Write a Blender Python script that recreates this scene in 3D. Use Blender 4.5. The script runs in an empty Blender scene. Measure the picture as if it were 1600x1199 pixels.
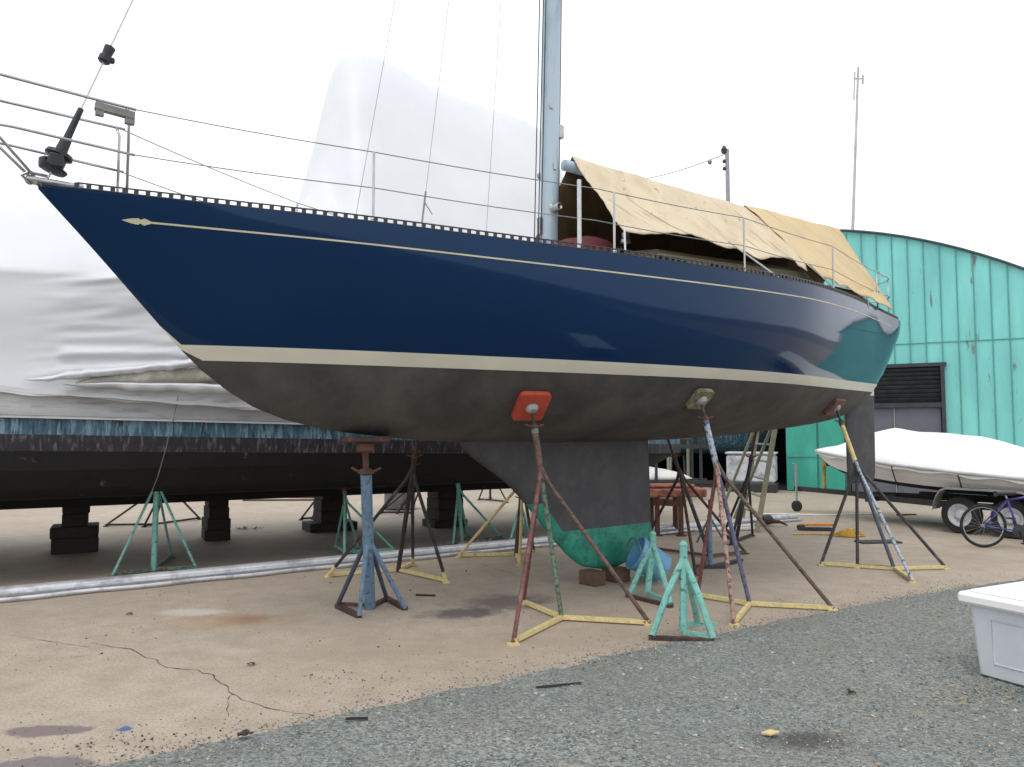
import bpy, math, random
from mathutils import Vector, noise, Matrix
random.seed(7)
sc = bpy.context.scene
COL = sc.collection
R = math.radians

# ------------------------------------------------------------------ camera
H_EYE, F_PX, PITCH = 1.6, 1200.0, math.atan((675-599.5)/1200)
cam = bpy.data.cameras.new('camera'); camo = bpy.data.objects.new('camera', cam); COL.objects.link(camo)
camo.location = (0, 0, H_EYE); camo.rotation_euler = (math.pi/2 + PITCH, 0, 0)
cam.sensor_width = 36; cam.lens = 36*F_PX/1600; cam.clip_end = 2000; cam.clip_start = 0.05
sc.camera = camo
# ------------------------------------------------------------------ sky and sun (overcast)
w = bpy.data.worlds.new('World'); sc.world = w; w.use_nodes = True
nt = w.node_tree; nt.nodes.clear()
out = nt.nodes.new('ShaderNodeOutputWorld'); bg = nt.nodes.new('ShaderNodeBackground')
sky = nt.nodes.new('ShaderNodeTexSky'); sky.sky_type = 'NISHITA'; sky.sun_disc = False
SUN_EL, SUN_AZ = 66, 205          # azimuth clockwise from +Y
sky.sun_elevation = R(SUN_EL); sky.sun_rotation = R(SUN_AZ)
mixw = nt.nodes.new('ShaderNodeMix'); mixw.data_type = 'RGBA'; mixw.inputs[0].default_value = 0.86
# cloud layer: broad soft variation of an overcast sky
tcw = nt.nodes.new('ShaderNodeTexCoord'); nzw = nt.nodes.new('ShaderNodeTexNoise'); nzw.inputs['Scale'].default_value = 2.2
nzw.inputs['Detail'].default_value = 4
crw = nt.nodes.new('ShaderNodeValToRGB'); crw.color_ramp.elements[0].position = .3; crw.color_ramp.elements[1].position = .75
crw.color_ramp.elements[0].color = (10.6, 10.9, 11.4, 1); crw.color_ramp.elements[1].color = (13.5, 13.6, 13.8, 1)
nt.links.new(tcw.outputs['Generated'], nzw.inputs['Vector']); nt.links.new(nzw.outputs['Fac'], crw.inputs[0])
nt.links.new(sky.outputs[0], mixw.inputs[6]); nt.links.new(crw.outputs[0], mixw.inputs[7])
nt.links.new(mixw.outputs[2], bg.inputs[0]); bg.inputs[1].default_value = 0.1
nt.links.new(bg.outputs[0], out.inputs[0])
sl = bpy.data.lights.new('sun', 'SUN'); sl.energy = 0.8; sl.angle = R(25); sl.color = (1, .96, .9)
so = bpy.data.objects.new('sun', sl); COL.objects.link(so)
sd = Vector((math.sin(R(SUN_AZ))*math.cos(R(SUN_EL)), math.cos(R(SUN_AZ))*math.cos(R(SUN_EL)), math.sin(R(SUN_EL))))
so.rotation_euler = sd.to_track_quat('Z', 'Y').to_euler(); so.location = (0, -5, 12)
sc.view_settings.view_transform = 'Standard'; sc.view_settings.look = 'None'
sc.view_settings.exposure = 0.28; sc.view_settings.gamma = 1.0
sc.render.engine = 'CYCLES'
sc.render.resolution_x = 1024; sc.render.resolution_y = 767

# ------------------------------------------------------------------ geometry helpers
def at(px, py, Y):
    r = (px-800)/F_PX; v = (599.5-py)/F_PX
    dy = math.cos(PITCH)-v*math.sin(PITCH); dz = math.sin(PITCH)+v*math.cos(PITCH)
    t = Y/dy; return Vector((r*t, Y, H_EYE+dz*t))
def gr(px, py, z=0.0):
    r = (px-800)/F_PX; v = (599.5-py)/F_PX
    dy = math.cos(PITCH)-v*math.sin(PITCH); dz = math.sin(PITCH)+v*math.cos(PITCH)
    t = (z-H_EYE)/dz; return Vector((r*t, dy*t, z))
def lerp(a, b, t): return a+(b-a)*t
def interp(x, xs, ys):
    if x <= xs[0]: return ys[0]
    for i in range(1, len(xs)):
        if x <= xs[i]:
            return lerp(ys[i-1], ys[i], (x-xs[i-1])/(xs[i]-xs[i-1]))
    return ys[-1]
def sinterp(x, xs, ys):           # smooth (Catmull-Rom / Hermite) interpolation
    n = len(xs)
    if x <= xs[0]: return ys[0]
    if x >= xs[-1]: return ys[-1]
    def sl(i):
        if i == 0: return (ys[1]-ys[0])/(xs[1]-xs[0])
        if i == n-1: return (ys[-1]-ys[-2])/(xs[-1]-xs[-2])
        return (ys[i+1]-ys[i-1])/(xs[i+1]-xs[i-1])
    for i in range(1, n):
        if x <= xs[i]:
            h = xs[i]-xs[i-1]; t = (x-xs[i-1])/h
            return ((2*t**3-3*t*t+1)*ys[i-1]+(t**3-2*t*t+t)*h*sl(i-1)+(-2*t**3+3*t*t)*ys[i]+(t**3-t*t)*h*sl(i))

class MB:
    def __init__(s): s.v = []; s.f = []; s.m = []
    def add(s, vs, fs, mi=0):
        o = len(s.v); s.v += [Vector(v) for v in vs]
        s.f += [tuple(i+o for i in f) for f in fs]; s.m += [mi]*len(fs); return s
    def box(s, c, size, rz=0, mi=0, M=None, bev=0.0):
        x, y, z = [q/2 for q in size]
        if M is None: M = Matrix.Translation(Vector(c)) @ Matrix.Rotation(rz, 4, 'Z')
        if bev > 0:
            b = min(bev, x*.9, y*.9, z*.9)
            vs = []
            ring = [(-x+b, -y), (x-b, -y), (x, -y+b), (x, y-b), (x-b, y), (-x+b, y), (-x, y-b), (-x, -y+b)]
            inr = [(-x+b, -y+b), (x-b, -y+b), (x-b, -y+b), (x-b, y-b), (x-b, y-b), (-x+b, y-b), (-x+b, y-b), (-x+b, -y+b)]
            for zz in (-z+b, z-b): vs += [(a, c_, zz) for a, c_ in ring]
            vs += [(-x+b, -y+b, -z), (x-b, -y+b, -z), (x-b, y-b, -z), (-x+b, y-b, -z)]
            vs += [(-x+b, -y+b, z), (x-b, -y+b, z), (x-b, y-b, z), (-x+b, y-b, z)]
            fs = [(i, (i+1) % 8, 8+(i+1) % 8, 8+i) for i in range(8)]
            for base, cap, fl in ((0, 16, True), (8, 20, False)):
                q = [(base+0, base+1, cap+1, cap), (base+1, base+2, cap+1), (base+2, base+3, cap+2, cap+1), (base+3, base+4, cap+2),
                     (base+4, base+5, cap+3, cap+2), (base+5, base+6, cap+3), (base+6, base+7, cap, cap+3), (base+7, base+0, cap), (cap, cap+1, cap+2, cap+3)]
                fs += [tuple(reversed(t)) if fl else t for t in q]
            vs = [M @ Vector(v) for v in vs]
            return s.add(vs, fs, mi)
        vs = [M @ Vector((a*x, b*y, c_*z)) for c_ in (-1, 1) for a, b in ((-1, -1), (1, -1), (1, 1), (-1, 1))]
        fs = [(3, 2, 1, 0), (4, 5, 6, 7), (0, 1, 5, 4), (1, 2, 6, 5), (2, 3, 7, 6), (3, 0, 4, 7)]
        return s.add(vs, fs, mi)
    def bar(s, a, b, wd, ht, mi=0, up=Vector((0, 0, 1))):      # rectangular bar from a to b
        a = Vector(a); b = Vector(b); d = (b-a); L = d.length; d = d/L
        x = d.cross(up)
        if x.length < 1e-3: x = d.cross(Vector((1, 0, 0)))
        x.normalize(); z = x.cross(d).normalized()
        M = Matrix((x, d, z)).transposed().to_4x4(); M.translation = (a+b)/2
        return s.box(None, (wd, L, ht), M=M, mi=mi)
    def tube(s, pts, r, seg=8, mi=0, closed=False, cap=True):
        pts = [Vector(p) for p in pts]; n = len(pts)
        rs = r if isinstance(r, (list, tuple)) else [r]*n
        vs = []; prev = None
        for i, p in enumerate(pts):
            if closed: d = pts[(i+1) % n]-pts[i-1]
            else: d = pts[min(i+1, n-1)]-pts[max(i-1, 0)]
            d.normalize()
            if prev is None:
                x = d.cross(Vector((0, 0, 1)))
                if x.length < 1e-2: x = d.cross(Vector((1, 0, 0)))
            else: x = prev-d*prev.dot(d)
            x.normalize(); prev = x; y = d.cross(x)
            for k in range(seg):
                an = 2*math.pi*k/seg; vs.append(p+(x*math.cos(an)+y*math.sin(an))*rs[i])
        fs = []
        for i in range(n if closed else n-1):
            a, b = i*seg, ((i+1) % n)*seg
            for k in range(seg): fs.append((a+k, a+(k+1) % seg, b+(k+1) % seg, b+k))
        if cap and not closed:
            fs.append(tuple(reversed(range(seg)))); fs.append(tuple(range((n-1)*seg, n*seg)))
        return s.add(vs, fs, mi)
    def grid(s, rows, mi=0, close=False, flip=False):          # rows: list of equal length point lists
        n = len(rows); m = len(rows[0]); vs = [p for r_ in rows for p in r_]; fs = []
        for i in range(n-1):
            for j in range(m if close else m-1):
                q = (i*m+j, i*m+(j+1) % m, (i+1)*m+(j+1) % m, (i+1)*m+j)
                fs.append(tuple(reversed(q)) if flip else q)
        return s.add(vs, fs, mi)
    def lathe(s, c, axis, prof, seg=20, mi=0):
        axis = Vector(axis).normalized(); c = Vector(c)
        x = axis.orthogonal().normalized(); y = axis.cross(x)
        rows = [[c+axis*h+(x*math.cos(2*math.pi*k/seg)+y*math.sin(2*math.pi*k/seg))*r for k in range(seg)] for r, h in prof]
        s.grid(rows, mi, close=True, flip=True); m = len(s.v)
        s.f.append(tuple(reversed(range(m-seg, m)))[::-1]); s.m.append(mi)
        s.f.append(tuple(reversed(range(m-seg*len(prof), m-seg*len(prof)+seg)))); s.m.append(mi)
        return s
    def build(s, name, mats, parent=None, smooth=False, label=None, thick=0):
        org = Vector((0, 0, 0)); p = parent
        while p is not None: org = org+p.location; p = p.parent
        me = bpy.data.meshes.new(name)
        if not isinstance(mats, (list, tuple)): mats = [mats]
        own = Vector((0, 0, 0))
        if parent is None and s.v:
            mn = Vector([min(v[i] for v in s.v) for i in range(3)]); mx = Vector([max(v[i] for v in s.v) for i in range(3)])
            own = Vector(((mn.x+mx.x)/2, (mn.y+mx.y)/2, mn.z)) if name not in KEEP0 else own
        me.from_pydata([v-org-own for v in s.v], [], s.f)
        for mt in mats: me.materials.append(mt)
        me.polygons.foreach_set('material_index', s.m)
        if smooth: me.polygons.foreach_set('use_smooth', [True]*len(s.f))
        me.update()
        o = bpy.data.objects.new(name, me); COL.objects.link(o); o.location = own
        if parent is not None: o.parent = parent
        if label: o['label'] = label
        if thick:
            md = o.modifiers.new('thickness', 'SOLIDIFY'); md.thickness = thick; md.offset = 0
        return o
KEEP0 = {'ground', 'concrete_yard', 'gravel'}
def thing(name, label, cat, loc, group=None):
    o = bpy.data.objects.new(name, None); COL.objects.link(o); o.location = loc; o.empty_display_size = .2
    o['label'] = label; o['category'] = cat
    if group: o['group'] = group
    return o
def tag(o, label, cat, group=None, kind=None):
    o['label'] = label; o['category'] = cat
    if group: o['group'] = group
    if kind: o['kind'] = kind
    return o
def struct(o, label=None): o['kind'] = 'structure'; return o

# ------------------------------------------------------------------ materials
def mat(name, col, rough=.6, var=.18, vscale=6, bump=.0, bscale=60, metal=0, second=None, amt=.5, sscale=5, soft=.08,
        coat=0, stretch=(1, 1, 1), spec=.5, third=None, tamt=.3, tscale=14, transl=0, soft2=None):
    m = bpy.data.materials.new(name); m.use_nodes = True; N = m.node_tree.nodes; L = m.node_tree.links
    b = N['Principled BSDF']; tc = N.new('ShaderNodeTexCoord'); mp = N.new('ShaderNodeMapping')
    mp.inputs['Scale'].default_value = stretch; L.new(tc.outputs['Object'], mp.inputs[0])
    def noise_(sc_, det=5, rg=.55):
        n = N.new('ShaderNodeTexNoise'); n.inputs['Scale'].default_value = sc_; n.inputs['Detail'].default_value = det
        n.inputs['Roughness'].default_value = rg; L.new(mp.outputs[0], n.inputs['Vector']); return n
    n1 = noise_(vscale); r1 = N.new('ShaderNodeMapRange'); r1.inputs[1].default_value = .25; r1.inputs[2].default_value = .75
    r1.inputs[3].default_value = 1-var; r1.inputs[4].default_value = 1+var; L.new(n1.outputs['Fac'], r1.inputs[0])
    def mul(csock, cval, fsock):
        mx = N.new('ShaderNodeMix'); mx.data_type = 'RGBA'; mx.blend_type = 'MULTIPLY'; mx.inputs[0].default_value = 1
        if csock: L.new(csock, mx.inputs[6])
        else: mx.inputs[6].default_value = (*cval, 1)
        L.new(fsock, mx.inputs[7]); return mx.outputs[2]
    c = None; base = col
    def over(csock, cval, newc, a, sc_, det=6, ):
        n = noise_(sc_, det, .65); rr = N.new('ShaderNodeMapRange'); th = 1-a
        th = .3+.4*th
        rr.inputs[1].default_value = th-soft; rr.inputs[2].default_value = th+soft; L.new(n.outputs['Fac'], rr.inputs[0])
        mx = N.new('ShaderNodeMix'); mx.data_type = 'RGBA'; L.new(rr.outputs[0], mx.inputs[0])
        if csock: L.new(csock, mx.inputs[6])
        else: mx.inputs[6].default_value = (*cval, 1)
        mx.inputs[7].default_value = (*newc, 1); return mx.outputs[2]
    if second: c = over(c, base, second, amt, sscale)
    if third: soft = soft2 or soft; c = over(c, base, third, tamt, tscale)
    c = mul(c, base, r1.outputs[0])
    L.new(c, b.inputs['Base Color'])
    b.inputs['Roughness'].default_value = rough; b.inputs['Metallic'].default_value = metal
    b.inputs['Specular IOR Level'].default_value = spec
    if coat: b.inputs['Coat Weight'].default_value = coat; b.inputs['Coat Roughness'].default_value = .04
    if bump:
        n2 = noise_(bscale, 6, .6); bp = N.new('ShaderNodeBump'); bp.inputs['Strength'].default_value = bump
        bp.inputs['Distance'].default_value = .01; L.new(n2.outputs['Fac'], bp.inputs['Height']); L.new(bp.outputs[0], b.inputs['Normal'])
    if transl:
        tr = N.new('ShaderNodeBsdfTranslucent'); L.new(c, tr.inputs[0]); ms = N.new('ShaderNodeMixShader'); ms.inputs[0].default_value = transl
        L.new(b.outputs[0], ms.inputs[1]); L.new(tr.outputs[0], ms.inputs[2]); L.new(ms.outputs[0], N['Material Output'].inputs[0])
    return m
RUST = (.11, .045, .025)
M = {}
M['navy'] = mat('navy_gloss', (.0034, .0205, .068), .07, .06, 1.5, .10, 1.6, spec=.34)
M['navy'].node_tree.nodes['Principled BSDF'].inputs['Specular Tint'].default_value = (.58, .80, 1, 1)
M['cream'] = mat('cream_boottop', (.62, .59, .49), .4, .06, 3)
M['antifoul'] = mat('grey_antifoul', (.049, .045, .043), .75, .22, 2.2, .25, 30, second=(.075, .068, .064), amt=.42, sscale=2.2, soft=.15)
M['keelgrey'] = mat('keel_grey', (.046, .046, .05), .7, .2, 3, .3, 40, second=(.066, .064, .066), amt=.4, sscale=5, soft=.1)
M['keelgreen'] = mat('keel_green', (.015, .20, .135), .6, .2, 4, .3, 40, second=(.03, .26, .18), amt=.45, sscale=6, third=(.02, .09, .07), tamt=.25)
M['deck'] = mat('deck', (.55, .53, .47), .6, .1, 6, .2, 80)
M['gelcoat'] = mat('cream_gelcoat', (.50, .46, .34), .35, .08, 4)
M['glass'] = mat('dark_glass', (.02, .02, .02), .08, .05)
M['blackal'] = mat('black_toerail', (.02, .02, .025), .4, .2, 30)
M['steel'] = mat('stainless', (.42, .42, .43), .3, .15, 12, metal=.85)
M['wire'] = mat('wire', (.24, .24, .25), .45, .2, 20, metal=.5)
M['whitewire'] = mat('white_wire', (.6, .6, .62), .5, .1, 20)
M['mast'] = mat('mast_paint', (.42, .52, .60), .38, .07, 3, second=(.30, .38, .45), amt=.25, sscale=5, stretch=(1, 1, .25))
M['blackpl'] = mat('black_plastic', (.012, .012, .016), .45, .3, 20)
M['tarp'] = mat('tan_canvas', (.63, .53, .375), .85, .08, 2.5, .25, 90, second=(.52, .41, .26), amt=.24, sscale=1.6, soft=.12, third=(.30, .23, .15), tamt=.10, tscale=4.5, soft2=.03, stretch=(1.6, .5, .8), transl=.05)
M['tarp2'] = mat('yellow_canvas', (.63, .50, .30), .85, .10, 3, .25, 90, second=(.60, .44, .22), amt=.3, sscale=3, soft=.14, transl=.05)
M['tarp_shade'] = mat('brown_tarp_shade', (.115, .07, .032), .9, .3, 3, .3, 60)  # inner face of the covers: shade under the canvas put into the colour
M['maroon'] = mat('maroon_cloth', (.085, .006, .013), .8, .25, 6, .3, 50)
M['teak'] = mat('teak', (.14, .07, .03), .6, .25, 10, stretch=(1, 1, 1))
M['wrap'] = mat('shrink_wrap', (.75, .765, .79), .42, .05, 1.2, spec=.4, transl=.12)
M['blackhull'] = mat('black_bottom', (.006, .006, .006), .8, .5, 3, .4, 25, third=(.10, .09, .08), tamt=.06, tscale=5, soft=.03)
M['streakblue'] = mat('streaky_blue', (.05, .13, .19), .6, .35, 9, second=(.19, .32, .40), amt=.42, sscale=6, stretch=(3.2, 3.2, .45), third=(.02, .035, .05), tamt=.35, tscale=9, soft=.06)
M['streakdark'] = mat('streaky_dark', (.030, .026, .034), .7, .35, 9, second=(.11, .10, .12), amt=.3, sscale=9, stretch=(3.2, 3.2, .35), soft=.05)
M['oldwhite'] = mat('old_gelcoat', (.50, .50, .50), .5, .1, 4, second=(.32, .33, .35), amt=.3, sscale=5, stretch=(.5, .5, 3))
M['tealwall'] = mat('teal_sheet', (.18, .56, .53), .45, .13, 2.2, .6, 2.6, second=(.21, .62, .58), amt=.45, sscale=1.6, stretch=(1, 1, .22), soft=.1, third=(.16, .17, .17), tamt=.09, tscale=4.2, soft2=.03)
M['tealdoor'] = mat('teal_door', (.04, .33, .25), .5, .12, 3, second=(.06, .40, .31), amt=.4, sscale=2, stretch=(1, 1, .3))
M['tealseam'] = mat('teal_seam', (.085, .31, .29), .6, .2, 8)
M['roof'] = mat('roof_edge', (.06, .10, .10), .6, .2, 5)
M['louvre'] = mat('dark_louvre', (.030, .036, .042), .5, .35, 5)
M['doorgrey'] = mat('grey_door', (.115, .125, .15), .5, .12, 3)
M['void'] = mat('shed_interior', (.02, .02, .02), .9, .3, 2)
M['timber'] = mat('old_timber', (.026, .021, .018), .85, .35, 6, .5, 30, stretch=(1, 1, 4))
M['timber2'] = mat('brown_timber', (.13, .075, .05), .85, .3, 8, .5, 30)
M['rubber'] = mat('rubber', (.015, .015, .015), .8, .3, 20)
M['whitevinyl'] = mat('white_cover', (.80, .80, .78), .5, .03, 2, .1, 30)
M['whitehull'] = mat('white_hull', (.70, .70, .68), .3, .05, 3)
M['darkmetal'] = mat('dark_metal', (.03, .03, .032), .55, .3, 12)
M['galv'] = mat('galvanised', (.35, .36, .37), .5, .2, 14, metal=.4)
M['rimwhite'] = mat('white_rim', (.5, .52, .55), .4, .2, 20)
M['purple'] = mat('purple_frame', (.045, .035, .26), .3, .12, 8, coat=.3)
M['boxwhite'] = mat('box_plastic', (.60, .63, .67), .5, .06, 3, .06, 60, second=(.54, .56, .58), amt=.35, sscale=2, soft=.2)
M['boxlid'] = mat('box_lid', (.84, .84, .84), .5, .03, 3)
M['alspar'] = mat('bare_spar', (.62, .63, .66), .36, .12, 4, metal=.35, second=(.38, .38, .40), amt=.35, sscale=5, stretch=(1, 1, 1))
M['blacktr'] = mat('black_track', (.03, .03, .035), .6, .3, 10)
M['pinkrust'] = mat('pink_rust', (.42, .17, .12), .8, .2, 7, .3, 30, second=(.22, .07, .045), amt=.4, sscale=9)
M['rust'] = mat('rust_steel', (.12, .05, .032), .8, .3, 12, .3, 40, second=(.06, .03, .025), amt=.4, sscale=12)
M['darkrust'] = mat('dark_rust', (.05, .032, .028), .8, .3, 12, .3, 40, second=(.10, .05, .035), amt=.4, sscale=12)
M['orange'] = mat('orange_pad', (.47, .065, .035), .7, .15, 6, .2, 40, second=(.38, .05, .03), amt=.35, sscale=9)
M['olive'] = mat('olive_pad', (.15, .135, .06), .8, .3, 9, .3, 40, second=(.3, .29, .22), amt=.35, sscale=12)
M['brightorange'] = mat('orange_rope', (.65, .22, .03), .8, .2, 20)
M['yellowrope'] = mat('yellow_rope', (.62, .38, .06), .85, .25, 30)
M['bluebin'] = mat('blue_plastic', (.12, .33, .52), .45, .15, 6, second=(.18, .42, .6), amt=.4, sscale=5)
M['rock'] = mat('rubble', (.22, .21, .20), .9, .35, 6, .5, 30)
M['leaf'] = mat('dry_leaf', (.33, .25, .14), .8, .4, 30)
M['darkbit'] = mat('dark_litter', (.05, .04, .03), .9, .4, 30)
M['khaki'] = mat('khaki', (.28, .27, .19), .7, .2, 6)
M['utility'] = mat('pole_grey', (.33, .32, .36), .7, .15, 6)
M['antenna'] = mat('antenna_grey', (.5, .48, .48), .6, .2, 3)
def paint(name, col, rust=RUST, amt=.35, sc_=26): return mat(name, col, .6, .2, 14, .35, 60, second=rust, amt=amt-.05, sscale=sc_, soft=.035, third=tuple(.6*c+.12 for c in col), tamt=.12, tscale=6, soft2=.1)
M['pyellow'] = paint('yellow_paint', (.66, .54, .25), (.24,.17,.09), amt=.22)
M['pgreen'] = paint('aqua_paint', (.19, .46, .40), (.10, .17, .13), .30)
M['pblue'] = paint('blue_paint', (.12, .20, .30), (.07, .08, .10), .34)
M['pdkblue'] = paint('slate_paint', (.045, .075, .13), RUST, .40)
M['predrust'] = paint('red_rust_paint', (.17, .055, .045), (.07, .04, .04), .45)
M['pgreenrust'] = paint('green_rust_paint', (.12, .21, .15), (.09, .06, .04), .48)
M['pwhiteblue'] = paint('pale_blue_paint', (.36, .42, .50), (.06, .05, .07), .42)
M['ppurple'] = paint('violet_paint', (.11, .105, .19), (.06, .04, .05), .42)
M['pbrown'] = paint('brown_rust_paint', (.13, .075, .055), (.05, .04, .04), .45)
M['ppink'] = paint('pink_rust_paint', (.36, .22, .18), (.10, .05, .04), .48)
M['pdark'] = paint('dark_paint', (.028, .026, .03), (.07, .045, .035), .38)

def add_streaks(m, col, lo=.60, hi=.68, sc_=3.0):
    N = m.node_tree.nodes; L = m.node_tree.links; b = N['Principled BSDF']; src = b.inputs['Base Color'].links[0].from_socket
    uv = N.new('ShaderNodeUVMap'); uv.uv_map = 'cloth'; n = N.new('ShaderNodeTexNoise'); n.inputs['Scale'].default_value = sc_; n.inputs['Detail'].default_value = 5
    L.new(uv.outputs[0], n.inputs['Vector']); mr = N.new('ShaderNodeMapRange'); mr.inputs[1].default_value = lo; mr.inputs[2].default_value = hi; mr.inputs[4].default_value = .75
    L.new(n.outputs['Fac'], mr.inputs[0]); mx = N.new('ShaderNodeMix'); mx.data_type = 'RGBA'; L.new(mr.outputs[0], mx.inputs[0]); L.new(src, mx.inputs[6]); mx.inputs[7].default_value = (*col, 1)
    L.new(mx.outputs[2], b.inputs['Base Color'])
add_streaks(M['tarp'], (.27, .21, .13)); add_streaks(M['tarp2'], (.45, .30, .12), .62, .72)
# ---------------- ground materials
def ground_mat(name, kind):
    m = bpy.data.materials.new(name); m.use_nodes = True; N = m.node_tree.nodes; L = m.node_tree.links
    b = N['Principled BSDF']; tc = N.new('ShaderNodeTexCoord'); P = tc.outputs['Object']
    def nz(s, d=6, r=.6, vec=None):
        n = N.new('ShaderNodeTexNoise'); n.inputs['Scale'].default_value = s; n.inputs['Detail'].default_value = d; n.inputs['Roughness'].default_value = r
        L.new(vec or P, n.inputs['Vector']); return n
    def ramp(sock, els):
        r = N.new('ShaderNodeValToRGB'); L.new(sock, r.inputs[0]); e = r.color_ramp.elements
        while len(e) < len(els): e.new(.5)
        for q, (p, c) in zip(e, els): q.position = p; q.color = (*c, 1)
        return r.outputs[0]
    def mix(f, a, c2, mode='MIX'):
        mx = N.new('ShaderNodeMix'); mx.data_type = 'RGBA'; mx.blend_type = mode
        if isinstance(f, float): mx.inputs[0].default_value = f
        else: L.new(f, mx.inputs[0])
        L.new(a, mx.inputs[6])
        if isinstance(c2, tuple): mx.inputs[7].default_value = (*c2, 1)
        else: L.new(c2, mx.inputs[7])
        return mx.outputs[2]
    if kind == 'concrete':
        c = ramp(nz(.55).outputs['Fac'], [(.3, (.36, .296, .228)), (.52, (.425, .355, .28)), (.72, (.465, .40, .322))])
        c = mix(ramp(nz(4, 8, .7).outputs['Fac'], [(.42, (0, 0, 0)), (.70, (.75, .75, .75))]), c, (.31, .25, .19))
        c = mix(ramp(nz(60, 4, .7).outputs['Fac'], [(.38, (.6, .6, .6)), (.52, (0, 0, 0))]), c, (.22, .18, .145))
        c = mix(ramp(nz(95, 3, .6).outputs['Fac'], [(.62, (0, 0, 0)), (.72, (.5, .5, .5))]), c, (.55, .49, .40))
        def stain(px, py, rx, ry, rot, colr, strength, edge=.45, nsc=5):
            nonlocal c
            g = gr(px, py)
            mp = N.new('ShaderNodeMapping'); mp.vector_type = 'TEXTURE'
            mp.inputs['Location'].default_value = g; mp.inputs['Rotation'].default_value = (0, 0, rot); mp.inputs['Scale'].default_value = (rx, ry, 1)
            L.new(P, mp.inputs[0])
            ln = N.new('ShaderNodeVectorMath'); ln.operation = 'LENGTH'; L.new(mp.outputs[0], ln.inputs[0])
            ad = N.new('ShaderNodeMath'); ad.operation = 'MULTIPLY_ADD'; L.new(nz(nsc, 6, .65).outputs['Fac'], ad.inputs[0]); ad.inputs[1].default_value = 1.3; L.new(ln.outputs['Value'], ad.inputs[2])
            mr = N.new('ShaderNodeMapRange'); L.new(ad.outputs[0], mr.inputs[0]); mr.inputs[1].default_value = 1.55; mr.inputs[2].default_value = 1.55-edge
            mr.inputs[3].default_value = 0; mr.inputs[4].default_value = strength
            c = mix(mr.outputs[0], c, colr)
        stain(70, 1142, .27, .10, .1, (.16, .12, .125), .85, .2)
        stain(70, 1197, .33, .13, 0, (.15, .125, .135), .85, .2)
        stain(388, 968, .36, .30, -.1, (.21, .10, .07), .85, .8)
        stain(340, 970, 1.0, .42, .1, (.36, .235, .12), .6, .9)
        stain(300, 957, .40, .17, 0, (.62, .58, .53), .5, .35, 45)
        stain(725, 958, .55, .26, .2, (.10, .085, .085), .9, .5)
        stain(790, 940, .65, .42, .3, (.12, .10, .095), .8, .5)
        stain(365, 1018, .30, .12, 0, (.50, .46, .40), .35, .7, 30)
        stain(330, 1085, .30, .25, 0, (.52, .46, .38), .3, .9, 12)
        stain(150, 890, 6, 1.2, .50, (.20, .165, .135), .75, .9, 1.2)  # shadow under the neighbouring boat, painted into the slab colour
        stain(900, 1000, 3, .5, .2, (.32, .25, .19), .5, .9, 1.2)
        stain(195, 1139, .05, .045, 0, (.05, .10, .28), .9, .25, 25)
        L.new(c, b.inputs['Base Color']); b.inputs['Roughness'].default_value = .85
        bp = N.new('ShaderNodeBump'); bp.inputs['Strength'].default_value = .35; bp.inputs['Distance'].default_value = .006
        L.new(nz(45, 8, .7).outputs['Fac'], bp.inputs['Height']); L.new(bp.outputs[0], b.inputs['Normal'])
    elif kind == 'gravel':
        def vor(s, f='F1'):
            v = N.new('ShaderNodeTexVoronoi'); v.inputs['Scale'].default_value = s; v.feature = f; L.new(P, v.inputs['Vector']); return v
        v1 = vor(70); v2 = vor(30)
        sp = N.new('ShaderNodeSeparateColor'); L.new(v1.outputs['Color'], sp.inputs[0])
        c = ramp(sp.outputs[0], [(0, (.10, .11, .108)), (.35, (.18, .193, .183)), (.7, (.255, .268, .248)), (.95, (.34, .345, .31))])
        c = mix(ramp(nz(1.1, 4).outputs['Fac'], [(.45, (0, 0, 0)), (.7, (.45, .45, .45))]), c, (.21, .185, .14))
        sp2 = N.new('ShaderNodeSeparateColor'); L.new(v2.outputs['Color'], sp2.inputs[0])
        c = mix(ramp(sp2.outputs[1], [(.93, (0, 0, 0)), (.96, (.6, .6, .6))]), c, (.36, .33, .26))
        c = mix(ramp(nz(.45, 3).outputs['Fac'], [(.35, (.35, .35, .35)), (.6, (0, 0, 0))]), c, (.125, .15, .145))
        g = gr(1255, 1165); mp = N.new('ShaderNodeMapping'); mp.vector_type = 'TEXTURE'; mp.inputs['Location'].default_value = g; mp.inputs['Scale'].default_value = (.30, .16, 1)
        L.new(P, mp.inputs[0]); ln = N.new('ShaderNodeVectorMath'); ln.operation = 'LENGTH'; L.new(mp.outputs[0], ln.inputs[0])
        ad = N.new('ShaderNodeMath'); ad.operation = 'MULTIPLY_ADD'; L.new(nz(6).outputs['Fac'], ad.inputs[0]); ad.inputs[1].default_value = 1.2; L.new(ln.outputs['Value'], ad.inputs[2])
        mr = N.new('ShaderNodeMapRange'); L.new(ad.outputs[0], mr.inputs[0]); mr.inputs[1].default_value = 1.6; mr.inputs[2].default_value = .9; mr.inputs[3].default_value = 0; mr.inputs[4].default_value = .75
        c = mix(mr.outputs[0], c, (.05, .045, .04))
        L.new(c, b.inputs['Base Color']); b.inputs['Roughness'].default_value = .9
        bp = N.new('ShaderNodeBump'); bp.inputs['Strength'].default_value = .9; bp.inputs['Distance'].default_value = .012; bp.invert = True
        L.new(v1.outputs['Distance'], bp.inputs['Height']); L.new(bp.outputs[0], b.inputs['Normal'])
    else:
        c = ramp(nz(.2).outputs['Fac'], [(.3, (.20, .19, .16)), (.7, (.30, .28, .24))])
        L.new(c, b.inputs['Base Color']); b.inputs['Roughness'].default_value = .95
    return m

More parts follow.
